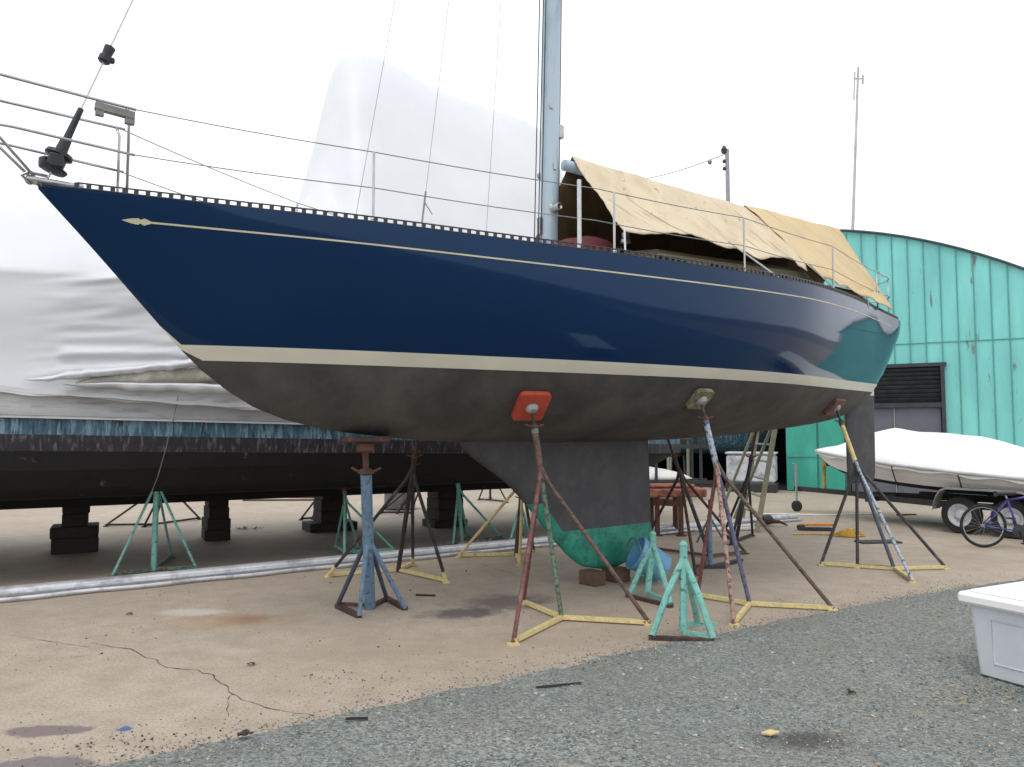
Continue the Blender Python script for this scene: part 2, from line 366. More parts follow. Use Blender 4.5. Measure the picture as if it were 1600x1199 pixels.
# ------------------------------------------------------------------ ground
g = MB(); g.grid([[Vector((x, y, -.012)) for x in (-600, 0, 600)] for y in (-600, 0, 900)], flip=True)
struct(g.build('ground', ground_mat('earth', 'earth')))
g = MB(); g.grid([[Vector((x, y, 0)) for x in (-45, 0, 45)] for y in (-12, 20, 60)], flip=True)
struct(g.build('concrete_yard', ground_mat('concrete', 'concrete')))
# gravel: everything on the camera side of the slab edge, slightly mounded, ragged border
e0, e1 = gr(200, 1190), gr(1600, 905)
ed = (e1-e0).normalized(); en = Vector((ed.y, -ed.x, 0))
edge_px = [(200, 1190), (400, 1148), (600, 1103), (780, 1066), (980, 1020), (1150, 985), (1300, 955), (1450, 928), (1600, 905)]
epts = [gr(*p) for p in edge_px]
def edge_off(t):     # offset of the photographed border from the straight line
    xs = [(p-e0).dot(ed) for p in epts]; ys = [(p-e0).dot(en) for p in epts]
    return sinterp(t, xs, ys)
rows = []
NT = 420
for j in range(46):
    row = []
    q = j/45
    dist = 0 if j == 0 else .02*(1.19**j)
    for i in range(NT):
        t = -9+26*i/(NT-1)
        rag = (noise.noise(Vector((t*3.1, 7, 0)))*.05+noise.noise(Vector((t*14, 3, 0)))*.025)*max(0, 1-dist/1.5)
        p = e0+ed*t+en*(edge_off(t)+rag+dist)
        hgt = .004+min(dist, .25)/.25*.018 + (noise.noise(p*1.3)*.018+noise.noise(p*6)*.006)*min(1, dist/.4)
        p.z = max(.004, hgt); row.append(p)
    rows.append(row)
g = MB(); g.grid(rows); struct(g.build('gravel', ground_mat('gravel', 'gravel'), smooth=True))
def gravel_z(p): return max(.004, .022+noise.noise(Vector((p.x, p.y, 0))*1.3)*.018+noise.noise(Vector((p.x, p.y, 0))*6)*.006)
# loose stones on the gravel and crumbs along its border
SM = [mat('stone_a', (.20, .22, .21), .85, .4, 9), mat('stone_b', (.32, .33, .31), .85, .3, 9), mat('stone_c', (.42, .37, .28), .85, .3, 9), mat('stone_d', (.10, .115, .115), .85, .3, 9), mat('stone_e', (.46, .46, .41), .85, .2, 9)]
g = MB()
OV = [(1, 0, 0), (-1, 0, 0), (0, 1, 0), (0, -1, 0), (0, 0, 1), (0, 0, -1)]; OF = [(0, 2, 4), (2, 1, 4), (1, 3, 4), (3, 0, 4), (2, 0, 5), (1, 2, 5), (3, 1, 5), (0, 3, 5)]
def stone(p, r, mi):
    a = random.random()*6.28; ca, sa = math.cos(a), math.sin(a); sx, sy, sz = r*random.uniform(.7, 1.3), r*random.uniform(.6, 1.1), r*random.uniform(.4, .8)
    g.add([p+Vector((v[0]*sx*ca-v[1]*sy*sa, v[0]*sx*sa+v[1]*sy*ca, v[2]*sz))+Vector([random.uniform(-.25, .25)*r for _ in range(3)]) for v in OV], OF, mi)
cnt = 0
while cnt < 26000:
    y = 2.3+7.5*random.random()**1.5; x = random.uniform(-.72, .75)*y
    p = Vector((x, y, 0)); t = (p-e0).dot(ed); dd = (p-e0).dot(en)-edge_off(t)
    if dd < 0: continue
    r = random.uniform(.003, .0075) if random.random() < .93 else random.uniform(.008, .016)
    p.z = gravel_z(p)*min(1, dd/.25+.2)+r*.15; stone(p, r, random.choices(range(5), (6, 5, 1.3, 3.5, .35))[0]); cnt += 1
for i in range(2600):
    t = random.uniform(-.5, 8); p = e0+ed*t+en*(edge_off(t)-abs(random.gauss(0, .07+.22*(random.random() < .3)))); p.z = .004
    stone(p, random.uniform(.003, .007), random.choices(range(5), (3, 2, 2, 4, .3))[0])
tag(g.build('loose_stones', SM), 'loose grey green crushed stones strewn over the gravel strip', 'gravel stones', kind='stuff')
# crumbs and grit over the concrete
g = MB()
for i in range(1100):
    px = random.uniform(0, 1600); py = 880+300*random.random()**1.2
    p = gr(px, py); t = (p-e0).dot(ed)
    if (p-e0).dot(en)-edge_off(t) > -.02: continue
    if noise.noise(p*1.1) < -.05: continue
    p.z = .003; stone(p, random.uniform(.0025, .006) if random.random() < .93 else random.uniform(.008, .013), random.choice((0, 0, 0, 0, 0, 1)))
for (px, py, n, sx, sy) in ((790, 852, 90, .35, .2), (760, 850, 60, .2, .15), (250, 1165, 120, .5, .1), (545, 1060, 40, .3, .06), (240, 895, 40, .45, .06)):
    c0 = gr(px, py)
    for i in range(n):
        p = c0+Vector((random.gauss(0, sx), random.gauss(0, sy), .004)); stone(p, random.uniform(.0035, .009), random.choice((0, 0, 1)))
tag(g.build('yard_litter', [M['darkbit'], M['leaf']]), 'dark grit and leaf crumbs scattered over the tan concrete', 'litter', kind='stuff')
# cracks in the slab
def crack(pxs, wd):
    g = MB(); pts = []
    for a, b_ in zip(pxs[:-1], pxs[1:]):
        for k in range(8): pts.append(gr(lerp(a[0], b_[0], k/8), lerp(a[1], b_[1], k/8)))
    pts.append(gr(*pxs[-1])); L_, R_ = [], []
    for i, p in enumerate(pts):
        d = (pts[min(i+1, len(pts)-1)]-pts[max(i-1, 0)]).normalized(); nn = Vector((-d.y, d.x, 0))
        j = nn*noise.noise(p*9)*.03; ww = wd*.8*(.12+abs(noise.noise(p*13))*1.6)
        L_.append(p+j+nn*ww+Vector((0, 0, .0025))); R_.append(p+j-nn*ww+Vector((0, 0, .0025)))
    g.grid([L_, R_]); struct(g.build('pavement_crack', M['darkbit']))
crack([(140, 1005), (200, 1015), (240, 1032), (262, 1044), (310, 1048), (335, 1058), (365, 1085), (410, 1105), (450, 1112), (490, 1119)], .008)
crack([(365, 1085), (352, 1098), (360, 1120)], .004)
crack([(0, 990), (60, 1000), (140, 1012)], .004)
crack([(30, 1036), (90, 1030), (145, 1024)], .003)
crack([(715, 870), (770, 888), (830, 905)], .006)

# ================================================================== THE YACHT
TH = R(36); U = Vector((math.cos(TH), math.sin(TH), 0)); NN = Vector((math.sin(TH), -math.cos(TH), 0))
_b = at(60, 290, 5.2); S0 = Vector((_b.x, _b.y, 0))
LOA = 10.9
def bw(s): return sinterp(s, [0, .5, 1, 2, 3, 4, 5, 6, 7, 8, 9, 10, 10.9], [.03, .22, .42, .82, 1.12, 1.34, 1.46, 1.48, 1.38, 1.14, .85, .56, .36])
def zsheer(s): return -1.71064127e-04*s**4+2.9174047e-03*s**3-7.77251627e-03*s*s-4.58122524e-02*s+3.29872442
KX = [0, .365, .917, 1.034, 1.275, 1.525, 1.786, 2.06, 2.405, 3.3, 4.5, 5.9, 7, 8.14, 9.2, 9.9, 10.35, 10.6, 10.9]
KZ = [3.27, 2.877, 2.257, 2.13, 1.935, 1.785, 1.69, 1.63, 1.58, 1.51, 1.49, 1.505, 1.54, 1.62, 1.72, 1.84, 2.03, 2.25, 2.68]
def zkeel(s): return sinterp(s, KX, KZ)
def YP(s, b=0, z=0): return Vector((S0.x, S0.y, z))+U*s+NN*b
def halfb(s, z):
    zs, zb = zsheer(s), zkeel(s); tau = max(0, min(1, (z-zb)/max(1e-4, zs-zb)))
    n = sinterp(s, [0, 1, 3, 5, 8, 10.9], [1.15, 1.3, 2.2, 3.1, 2.6, 2.0]); m_ = sinterp(s, [0, 1, 3, 5, 8, 10.9], [1.0, 1.12, 1.45, 1.7, 1.7, 1.7])
    return bw(s)*max(0, 1-(1-tau)**n)**(1/m_)
ZT, ZB = 2.245, 2.14
def ztop(s): return ZT+sinterp(s, [0, 5, 10.9], [.02, -.035, .045])
def zbot(s): return ztop(s)-.10-.012*abs(s-5.5)/5
yroot = thing('sailing_yacht', 'navy blue sailing yacht with grey bottom and green keel tip, propped on stands', 'sailboat', YP(5.4, 0, 0))
rows = []; matrows = []
SS = [0, .03, .08, .15, .25, .36, .5, .65, .8, .95, 1.1, 1.3, 1.5, 1.75, 2.0]+[2.0+.25*i for i in range(1, 32)]+[9.9, 10.05, 10.2, 10.35, 10.5, 10.6, 10.7, 10.8, 10.9]
NA, NB, NC = 16, 3, 18
def secpts(s, side):
    zs, zb = zsheer(s), zkeel(s); zt_, zo = ztop(s), zbot(s); lo = zb+1e-4
    zt_ = max(zt_, lo); zo = max(zo, lo); zt_ = min(zt_, zs); pts = []
    for k in range(NA): pts.append(lerp(zs, zt_, k/NA))
    for k in range(NB): pts.append(lerp(zt_, zo, k/NB))
    for k in range(NC+1):
        q = k/NC; q = math.sin(q*math.pi/2)**.9; pts.append(lerp(zo, lo, q))
    res = [YP(s, side*halfb(s, z), z) for z in pts]; res[-1] = YP(s, 0, zb); return res
g = MB()
for side in (1, -1):
    rr = [secpts(s, side) for s in SS]
    rr = list(map(list, zip(*rr)))       # rows along the length
    n0 = len(g.v)
    for seg, (a, b_) in enumerate(((0, NA), (NA, NA+NB), (NA+NB, NA+NB+NC))):
        g.grid(rr[a:b_+1], mi=seg, flip=(side < 0))
    # transom
tr = [secpts(LOA, 1), secpts(LOA, -1)]
g.grid(tr, mi=0, flip=True)
# merge coincident verts so the shading is continuous
def weld(g, tol=1e-4):
    d = {}; mp = []; nv = []
    for v in g.v:
        k = (round(v.x/tol), round(v.y/tol), round(v.z/tol))
        if k not in d: d[k] = len(nv); nv.append(v)
        mp.append(d[k])
    nf, nm = [], []
    for f, m_ in zip(g.f, g.m):
        q = []
        for i in f:
            if not q or mp[i] != q[-1]: q.append(mp[i])
        if len(q) > 1 and q[0] == q[-1]: q.pop()
        if len(set(q)) >= 3 and len(set(q)) == len(q): nf.append(tuple(q)); nm.append(m_)
    g.v, g.f, g.m = nv, nf, nm; return g
weld(g); hull = g.build('hull', [M['navy'], M['cream'], M['antifoul']], yroot, smooth=True)
# deck
g = MB(); g.grid([[YP(s, k*bw(s)*.99, zsheer(s)-.012+.05*(1-k*k)*min(1, bw(s))) for k in [x/6 for x in range(-6, 7)]] for s in SS])
g.build('deck', M['deck'], yroot, smooth=True)
# keel fin
g = MB()
ks_lead = [(1.62, 3.35), (1.42, 3.486), (1.10, 3.96), (.805, 4.273), (.462, 4.60), (.244, 4.856), (.174, 5.03), (.148, 5.2)]
zl = [k[0] for k in ks_lead][::-1]; sl_ = [k[1] for k in ks_lead][::-1]
trail = [(.148, 5.42), (.17, 5.55), (.257, 5.79), (.383, 5.962), (.6, 5.965), (1.0, 5.955), (1.62, 5.93)]
zt2 = [k[0] for k in trail]; st2 = [k[1] for k in trail]
def foil(z0, z1, n, mi, bulb=0):
    rows = []
    for i in range(n+1):
        z = lerp(z0, z1, i/n); a = sinterp(z, zl, sl_); b_ = sinterp(z, zt2, st2); ch = b_-a; row = []
        thk = sinterp(z, [.148, .2, .4, 1.0, 1.4, 1.62], [.02, .09, .12, .13, .17, .30])
        for k in range(28):
            an = 2*math.pi*k/28; x = (1-math.cos(an))/2; yy = thk*(.2969*math.sqrt(x)-.126*x-.3516*x*x+.2843*x**3-.1036*x**4)*5
            row.append(YP(a+ch*x, yy*(1 if an < math.pi else -1), z))
        rows.append(row)
    return rows
rk = foil(.148, 1.62, 30, 0)
zz = [lerp(.148, 1.62, i/30) for i in range(31)]
cut = next(i for i, z in enumerate(zz) if z > .56)
g.grid(rk[:cut+1], mi=1, close=True, flip=True)
kf0 = len(g.f); g.grid(rk[cut:], mi=0, close=True, flip=True); 
for fi in range(kf0, len(g.f)):
    k_ = (fi-kf0) % 28; z_ = zz[cut+(fi-kf0)//28]
    if (k_ < 3 or k_ > 24) and z_ < .86: g.m[fi] = 1
g.f.append(tuple(range(28))); g.m.append(1)
g.build('keel', [M['keelgrey'], M['keelgreen']], yroot, smooth=True)
# rudder (with cream top above the waterline)
g = MB()
def rud(z):
    a = sinterp(z, [.86, 1.0, 1.8, 2.2, 2.36], [10.02, 9.98, 9.97, 10.02, 10.08]); b_ = sinterp(z, [.86, .93, 1.8, 2.2, 2.36], [10.66, 10.72, 10.75, 10.76, 10.74]); row = []
    for k in range(20):
        an = 2*math.pi*k/20; x = (1-math.cos(an))/2; yy = .07*(.2969*math.sqrt(x)-.126*x-.3516*x*x+.2843*x**3-.1036*x**4)*5
        row.append(YP(a+(b_-a)*x, yy*(1 if an < math.pi else -1), z))
    return row
za = [.86, .9, 1.0, 1.2, 1.5, 1.8, 2.0, 2.14]; zb2 = [2.14, 2.2, 2.28, 2.36]
g.grid([rud(z) for z in za], mi=0, close=True, flip=True); g.f.append(tuple(range(20))); g.m.append(0)
g.grid([rud(z) for z in zb2], mi=1, close=True, flip=True)
g.build('rudder', [M['keelgrey'], M['cream']], yroot, smooth=True)
# cove stripe with arrow head
def on_hull(s, z, off=.003, side=1):
    e = .01
    p = YP(s, side*halfb(s, z), z); pu = YP(s+e, side*halfb(s+e, z), z); pv = YP(s, side*halfb(s, z-e), z-e)
    n_ = (pu-p).cross(pv-p)*side; n_.normalize()
    if n_.dot(NN*side) < 0: n_ = -n_
    return p+n_*off, n_
for side in (1, -1):
    g = MB(); A, B = [], []
    for i in range(140):
        s = lerp(.62, 10.45, i/139); z = zsheer(s)-.175+.03*(i/139)
        A.append(on_hull(s, z+.0065, .003, side)[0]); B.append(on_hull(s, z-.0065, .003, side)[0])
    g.grid([A, B], flip=(side > 0))
    A, B = [], []
    for q, hw in ((0, .001), (.3, .016), (.55, .022), (.62, .012), (.75, .024), (1, .006)):
        s = lerp(.50, .68, q); z = zsheer(s)-.175
        A.append(on_hull(s, z+hw, .004, side)[0]); B.append(on_hull(s, z-hw, .004, side)[0])
    g.grid([A, B], flip=(side > 0)); g.build('cove_stripe', mat('gold_stripe', (.55, .50, .36), .5, .1), yroot)
# perforated toe rail
for side in (1, -1):
    g = MB(); T0, T1, B0, B1 = [], [], [], []
    pts = [YP(s, side*(bw(s)-.012), zsheer(s)) for s in [lerp(.22, 10.85, i/150) for i in range(151)]]
    up = Vector((0, 0, 1))
    g.tube([p+up*.042 for p in pts], .0065, 5); g.tube([p+up*.004 for p in pts], .008, 5)
    for i in range(150):
        a = lerp(pts[i], pts[i+1], 0); g.bar(a, a+up*.042, .012, .030, up=U)
    g.build('toe_rail', M['blackal'], yroot)
# stainless strip / stem fitting
g = MB(); g.box(YP(.10, 0, zsheer(.1)+.03), (.34, .12, .03), TH, bev=.008); g.tube([YP(-.06, .03, 3.30), YP(-.10, .03, 3.34), YP(-.06, .03, 3.37), YP(.05, .03, 3.36)], .012, 6)
g.lathe(YP(-.05, -.04, 3.33), NN, [(.03, 0), (.018, .02), (.03, .04)], 12)
g.build('stem_fitting', M['steel'], yroot)
# pulpit
HP = .62
def tb(g, pts, r=.0105, seg=8): g.tube(pts, r, seg)
g = MB()
near = YP(.52, .2, zsheer(.52)); far = YP(.52, -.2, zsheer(.52))
def arc(z, w_, s_front, s_back):
    pts = []
    for i in range(25):
        an = -math.pi/2+math.pi*i/24
        pts.append(YP(s_front+.28*(1-math.cos(an)), w_*math.sin(an), z-(s_front-.52)*.0))
    return pts
ft = arc(zsheer(.5)+HP+.03, .24, -.62, 0); ft = [YP(.56, -.22, zsheer(.5)+HP)]+ft+[YP(.56, .22, zsheer(.5)+HP)]
tb(g, ft)
fm = arc(zsheer(.5)+.33, .20, -.45, 0); fm = [YP(.56, -.22, zsheer(.5)+.29)]+fm+[YP(.56, .22, zsheer(.5)+.29)]
tb(g, fm, .010)
tb(g, [near, near+Vector((0, 0, HP*.9)), YP(.50, .22, zsheer(.5)+HP)]); tb(g, [far, far+Vector((0, 0, HP*.9)), YP(.50, -.22, zsheer(.5)+HP)])
tb(g, [YP(.02, .03, 3.29), YP(-.33, .12, 3.65), YP(-.52, .14, 3.92)]); tb(g, [YP(.02, -.03, 3.29), YP(-.33, -.12, 3.65), YP(-.52, -.14, 3.92)])
g.build('pulpit', M['steel'], yroot, smooth=True)
g = MB(); g.bar(YP(.30, .22, zsheer(.4)+.58), YP(.55, .22, zsheer(.4)+.565), .05, .05); g.box(YP(.33, .22, zsheer(.4)+.55), (.05, .04, .07), TH); g.box(YP(.52, .22, zsheer(.4)+.54), (.06, .04, .08), TH)
g.build('bow_light', M['rock'], yroot)
# stanchions and lifelines
HS = .56
st = [(2.13, 1), (3.83, 1), (4.18, 1), (5.82, 1), (7.9, 1), (2.13, -1), (4.1, -1), (6.0, -1), (7.9, -1)]
for s, side in st:
    g = MB(); p = YP(s, side*(bw(s)-.05), zsheer(s)); r_ = .0105 if s != 3.83 else .018
    g.tube([p, p+Vector((0, 0, HS+(.05 if s == 3.83 else 0)))], r_, 8); g.lathe(p, (0, 0, 1), [(.03, 0), (.028, .02), (.016, .05)], 10)
    g.build('stanchion', M['steel'] if s != 3.83 else M['whitewire'], yroot)
for side in (1, -1):
    for hh in (HS, HS*.5):
        g = MB(); pts = [YP(.52, side*.22, zsheer(.5)+(HP if hh > .4 else .29))]
        xs = [.52, 2.13, 4.0, 5.82, 7.9, 9.9]
        for a, b_ in zip(xs[:-1], xs[1:]):
            for k in range(1, 7):
                s = lerp(a, b_, k/6); sag = -.012*math.sin(math.pi*k/6)
                ha = (HP if hh > .4 else .29) if a < 1 else hh; ba = .27 if a < 1 else bw(a)
                lin = YP(s, side*(lerp(ba, bw(b_), k/6)-.05), lerp(zsheer(a)+ha, zsheer(b_)+hh, k/6)+sag); pts.append(lin)
        g.tube(pts, .0045, 5); g.build('lifeline', M['wire'], yroot)
# pushpit
g = MB()
pp = [YP(9.9, .56, zsheer(9.9)+HS)]+[YP(10.25+.55*math.sin(an), .46*math.cos(an), zsheer(10.5)+.57) for an in [math.pi*i/16 for i in range(17)]]+[YP(9.9, -.56, zsheer(9.9)+HS)]
tb(g, pp); pm = [p-Vector((0, 0, .27)) for p in pp]; tb(g, pm, .010)
for i in (0, 5, 13, 18): tb(g, [Vector((pp[i].x, pp[i].y, 3.2)), pp[i]])
g.build('pushpit', M['steel'], yroot, smooth=True)
# mast
mb0 = YP(4.50, 0, 3.15); mtop = YP(4.50+.30, 0, 17.2)
def ellsec(p, a, b_, n=20, flat=0): return [p+U*(a*math.cos(2*math.pi*k/n))+NN*(b_*math.sin(2*math.pi*k/n)) for k in range(n)]
g = MB(); g.grid([ellsec(lerp(mb0, mtop, i/12), .105, .075) for i in range(13)], close=True, flip=True); mast = g.build('mast', M['mast'], yroot, smooth=True)
g = MB()
for q in [i/60 for i in range(61)]: pass
g.bar(lerp(mb0, mtop, .0)+U*.113, lerp(mb0, mtop, .99)+U*.113, .022, .022, up=U); g.build('mast_track', M['darkmetal'], mast)
g = MB()
for off in ((-.125, .02), (-.135, -.03), (-.118, .055)): g.tube([mb0+U*off[0]*1.2+NN*off[1]+Vector((0, 0, .25)), lerp(mb0, mtop, .3)+U*off[0]+NN*off[1], lerp(mb0, mtop, .99)+U*off[0]+NN*off[1]], .006, 5)
g.build('halyard', M['blackpl'], mast)
g = MB(); g.box(mb0+Vector((0, 0, -.02)), (.34, .26, .09), TH, bev=.02)
g.grid([ellsec(mb0+Vector((0, 0, .03+.2*i/6)), .125-.002*i, .095-.002*i) for i in range(7)], close=True, flip=True); g.build('mast_collar', M['mast'], mast)
for zz_, sd_ in ((.75, 1), (1.15, -1)):
    g = MB(); c0 = lerp(mb0, mtop, zz_/14)+NN*.075*sd_; g.lathe(c0, NN*sd_, [(.05, 0), (.05, .02), (.035, .04), (.042, .09), (.03, .10)], 18); g.build('winch', M['steel'], mast, smooth=True)
for q in (.42, .72):
    for sd_ in (1, -1):
        g = MB(); c0 = lerp(mb0, mtop, q); g.tube([c0, c0+NN*sd_*.9-U*.05], .025, 8); g.build('spreader', M['mast'], mast)
for c0, sz in ((lerp(mb0, mtop, .115)+U*.13, (.07, .06, .14)), (lerp(mb0, mtop, .04)-U*.12, (.05, .05, .18)), (lerp(mb0, mtop, .085)+NN*.08, (.03, .02, .08)), (lerp(mb0, mtop, .13)+NN*.07-U*.05, (.04, .02, .05))):
    g = MB(); g.box(c0, sz, TH, bev=.006); g.build('mast_fitting', M['steel'], mast)
# boom below the cover
g = MB(); g.tube([YP(4.72, 0, 4.42), YP(9.7, 0, 4.40)], .06, 12); g.build('boom', M['mast'], yroot, smooth=True)
# forestay with furling drum
mhd = lerp(mb0, mtop, .985)-U*.1; fs0 = YP(.04, 0, 3.31); fd = (mhd-fs0)
def fp(m_): return fs0+fd.normalized()*m_
g = MB(); g.tube([fs0, fp(.4), fd+fs0], .007, 6); fst = g.build('forestay', M['whitewire'], yroot)
g = MB(); g.lathe(fp(.10), fd, [(.025, 0), (.085, .01), (.095, .03), (.06, .045), (.06, .11), (.09, .125), (.085, .15), (.04, .17), (.035, .26)], 24)
g.box(fp(.17)+NN*.07, (.09, .05, .10), TH, bev=.01); g.box(fp(.17)-U*.06-NN*.02, (.06, .07, .08), TH+.5, bev=.01); g.build('furler_drum', M['blackpl'], fst)
g = MB(); g.tube([fp(.30), fp(.62)], [.028, .020], 10); g.build('furler_tube', M['blackpl'], fst)
g = MB(); g.lathe(fp(1.02), fd, [(.03, 0), (.042, .01), (.042, .05), (.032, .06), (.036, .1), (.038, .13), (.02, .14)], 16); g.box(fp(1.05)+U*.04, (.05, .04, .04), TH, bev=.008); g.build('furler_swivel', M['blackpl'], fst)
# inner shrouds and slack lines on the far side
for (px, s_) in ((622, 2.7), (700, 3.6), (793, 4.6)):
    g = MB(); b0 = YP(s_, -bw(s_)+.04, zsheer(s_)); g.tube([b0, lerp(b0, mhd, .5), mhd], .003, 5)
    if px == 700:
        d_ = (mhd-b0).normalized(); g.tube([b0+d_*.75, b0+d_*1.1], .011, 6); g.tube([b0+d_*.98, b0+d_*.98+U*.10-Vector((0, 0, .12))], .006, 5); g.tube([b0+d_*.1, b0+d_*.3], .010, 6)
    g.build('shroud', M['wire'], yroot)
# cabin trunk, coamings, hatch
g = MB(); rws = []
for i in range(13):
    s = lerp(4.75, 8.3, i/12); hb = min(.80, bw(s)-.42); ht = interp(i, [0, 2, 11, 12], [.10, .33, .36, .30]); z0 = zsheer(s)
    rws.append([YP(s, hb, z0), YP(s, hb*.97, z0+ht*.85), YP(s, hb*.90, z0+ht), YP(s, hb*.4, z0+ht+.05), YP(s, 0, z0+ht+.06), YP(s, -hb*.4, z0+ht+.05), YP(s, -hb*.90, z0+ht), YP(s, -hb*.97, z0+ht*.85), YP(s, -hb, z0)])
g.grid(rws, flip=True); g.f.append(tuple(range(9))); g.m.append(0); n9 = 12*9; g.f.append(tuple(reversed(range(n9, n9+9)))); g.m.append(0)
cab = g.build('cabin_trunk', M['gelcoat'], yroot)
for s in (5.5, 6.35, 7.2):
    g = MB(); hb = min(.80, bw(s)-.42)*.985; g.box(YP(s, hb, zsheer(s)+.17), (.5, .012, .13), TH, bev=.005); g.build('portlight', M['glass'], cab)
for sd_ in (1, -1):
    g = MB(); g.tube([YP(8.1, sd_*.62, 3.28), YP(8.6, sd_*.62, 3.42), YP(9.4, sd_*.52, 3.45), YP(9.9, sd_*.42, 3.36)], .06, 8); g.build('cockpit_coaming', M['gelcoat'], yroot, smooth=True)
g = MB()
for z_, r_ in ((0, 0),): g.tube([YP(4.85, .55, 3.17), YP(4.95, .5, 3.45), YP(5.1, .45, 3.5)], .02, 6)
g.lathe(YP(5.0, .62, 3.5), (0, 0, 1), [(.05, 0), (.05, .03), (.035, .05), (.04, .1)], 14); g.build('cowl_vent', M['steel'], yroot)
g = MB()
for s, z_ in ((4.55, .05), (4.62, .1), (4.7, .06)): g.tube([YP(s, .35, zsheer(s)+.03), YP(s+.05, .42, zsheer(s)+z_+.12), YP(s+.15, .32, zsheer(s)+z_+.16), YP(s+.2, .25, zsheer(s)+.05)], .014, 6)
g.build('coiled_line', M['whitewire'], yroot)
# ------------- canvas covers
ES = [4.4, 5.3, 5.8, 7.0, 8.0, 9.0, 10.15]; EBB = [1.2, 1.22, 1.22, 1.2, 1.04, .84, .60]; EZ = [3.46, 3.56, 3.50, 3.52, 3.44, 3.40, 3.36]
def cover(sr0, sr1, se0, se1, name, m_, off, sagm, zadd=lambda q: 0, ridge_end=None):
    g = MB(); NS, NV = 60, 34; rows = []
    for j in range(-NV, NV+1):
        v = abs(j)/NV; sd_ = 1 if j >= 0 else -1; row = []
        for i in range(NS+1):
            q = i/NS; sr = lerp(sr0, sr1, q); se = lerp(se0, se1, q)
            bowf = math.sin(math.pi*v)*(.12 if q < .5 else -.10)*(1-2*abs(q-.5))*0
            s = lerp(sr, se, v)
            zr = 4.54+off-.03*math.sin(math.pi*min(1, max(0, (sr-4.8)/5.1)))+.02*noise.noise(Vector((sr*2, 0, off)))
            ez = interp(se, ES, EZ)-.05+zadd(q)+.010*noise.noise(Vector((se*3, 5, off))); eb = (interp(se, ES, EBB)+off)*(1 if sd_ > 0 else lerp(.25, 1, max(0, min(1, (se-4.4)/2.4))))
            z = lerp(zr, ez, v**1.05)-sagm*math.sin(math.pi*v)*(.6+.4*math.sin(q*3.1)); b_ = eb*v
            fold = noise.noise(Vector((s*2.2-v*1.6, v*1.1, 3+off*9)))*.05+noise.noise(Vector((s*7-v*7, v*1.5, 9+off*9)))*.018
            fold += .012*math.sin((s*3.0+v*2.6)*3.2)*max(0, noise.noise(Vector((s*.9, v*2, 11))))*2
            env = min(1, v*4)*1.0
            row.append(YP(s, sd_*(b_+fold*env*.5), z+fold*env))
        rows.append(row)
    g.grid(rows, flip=FLIPC); o = g.build(name, [m_, M['tarp_shade']], None, smooth=True, thick=.008)
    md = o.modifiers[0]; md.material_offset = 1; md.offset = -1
    uvl = o.data.uv_layers.new(name='cloth'); W = NS+1
    for lp in o.data.loops:
        j, i = divmod(lp.vertex_index, W); v = (j-NV)/NV; q = i/NS
        uvl.data[lp.index].uv = ((lerp(sr0, sr1, q)-.9*abs(v))*2.4, v*.45+sr0)
    return o
FLIPC = True
def hem(q): return 0
t1 = cover(4.83, 8.35, 4.42, 7.35, 'canvas_cover', M['tarp'], 0, .07, lambda q: .0)
tag(t1, 'pale tan canvas cover tented over the boom, nearest the mast', 'boat cover', 'canvas covers over the yacht')
t2 = cover(7.75, 9.93, 7.5, 10.2, 'canvas_cover', M['tarp2'], .022, .03, lambda q: .01)
tag(t2, 'yellower canvas cover draped over the boom end and stern', 'boat cover', 'canvas covers over the yacht')
for lab_, a, b_ in (('pale cord tying the tan canvas hem to the rail, in the middle of the yacht', (5.85, 1.22, 3.52), (6.55, 1.36, 3.18)),
                   ('pale cord tying the canvas to the rail just ahead of the cockpit', (7.35, 1.15, 3.50), (8.1, 1.10, 3.22)),
                   ('pale cord tying the front lower corner of the tan canvas to the rail', (4.42, 1.2, 3.46), (4.30, 1.33, 3.14)),
                   ('short pale cord tying the yellower canvas down near the stern', (9.2, .8, 3.36), (9.3, .76, 3.24))):
    g = MB(); g.tube([YP(*a), YP(*b_)], .009, 5); tag(g.build('cover_lashing', M['whitewire']), lab_, 'rope', 'cords tying down the canvas covers')
g = MB(); g.tube([YP(7.7, 0, 4.42), YP(8.0, .95, 3.42)], .022, 6); tag(g.build('cover_strut', M['timber2']), 'brown wooden strut holding up the canvas where its two halves meet', 'strut')
# maroon sail bag on the foredeck side of the cabin
g = MB(); rws = []
for i in range(15):
    q = i/14; s = lerp(4.1, 4.95, q); r_ = .25*math.sin(math.pi*min(.97, max(.03, q)))**.45
    rws.append([YP(s, .50+r_*1.4*math.cos(a)*(1+.12*noise.noise(Vector((s*5, a, 0)))), 3.27+.05*q+r_*.85*math.sin(a)*(1+.15*noise.noise(Vector((s*6, a*2, 3))))) for a in [2*math.pi*k/18 for k in range(18)]])
g.grid(rws, close=True, flip=True); g.f.append(tuple(range(18))); g.m.append(0); n_ = 14*18; g.f.append(tuple(reversed(range(n_, n_+18)))); g.m.append(0)
tag(g.build('sail_bag', M['maroon'], smooth=True), 'dark red sail bag lying on the yacht deck beside the mast', 'sail bag')

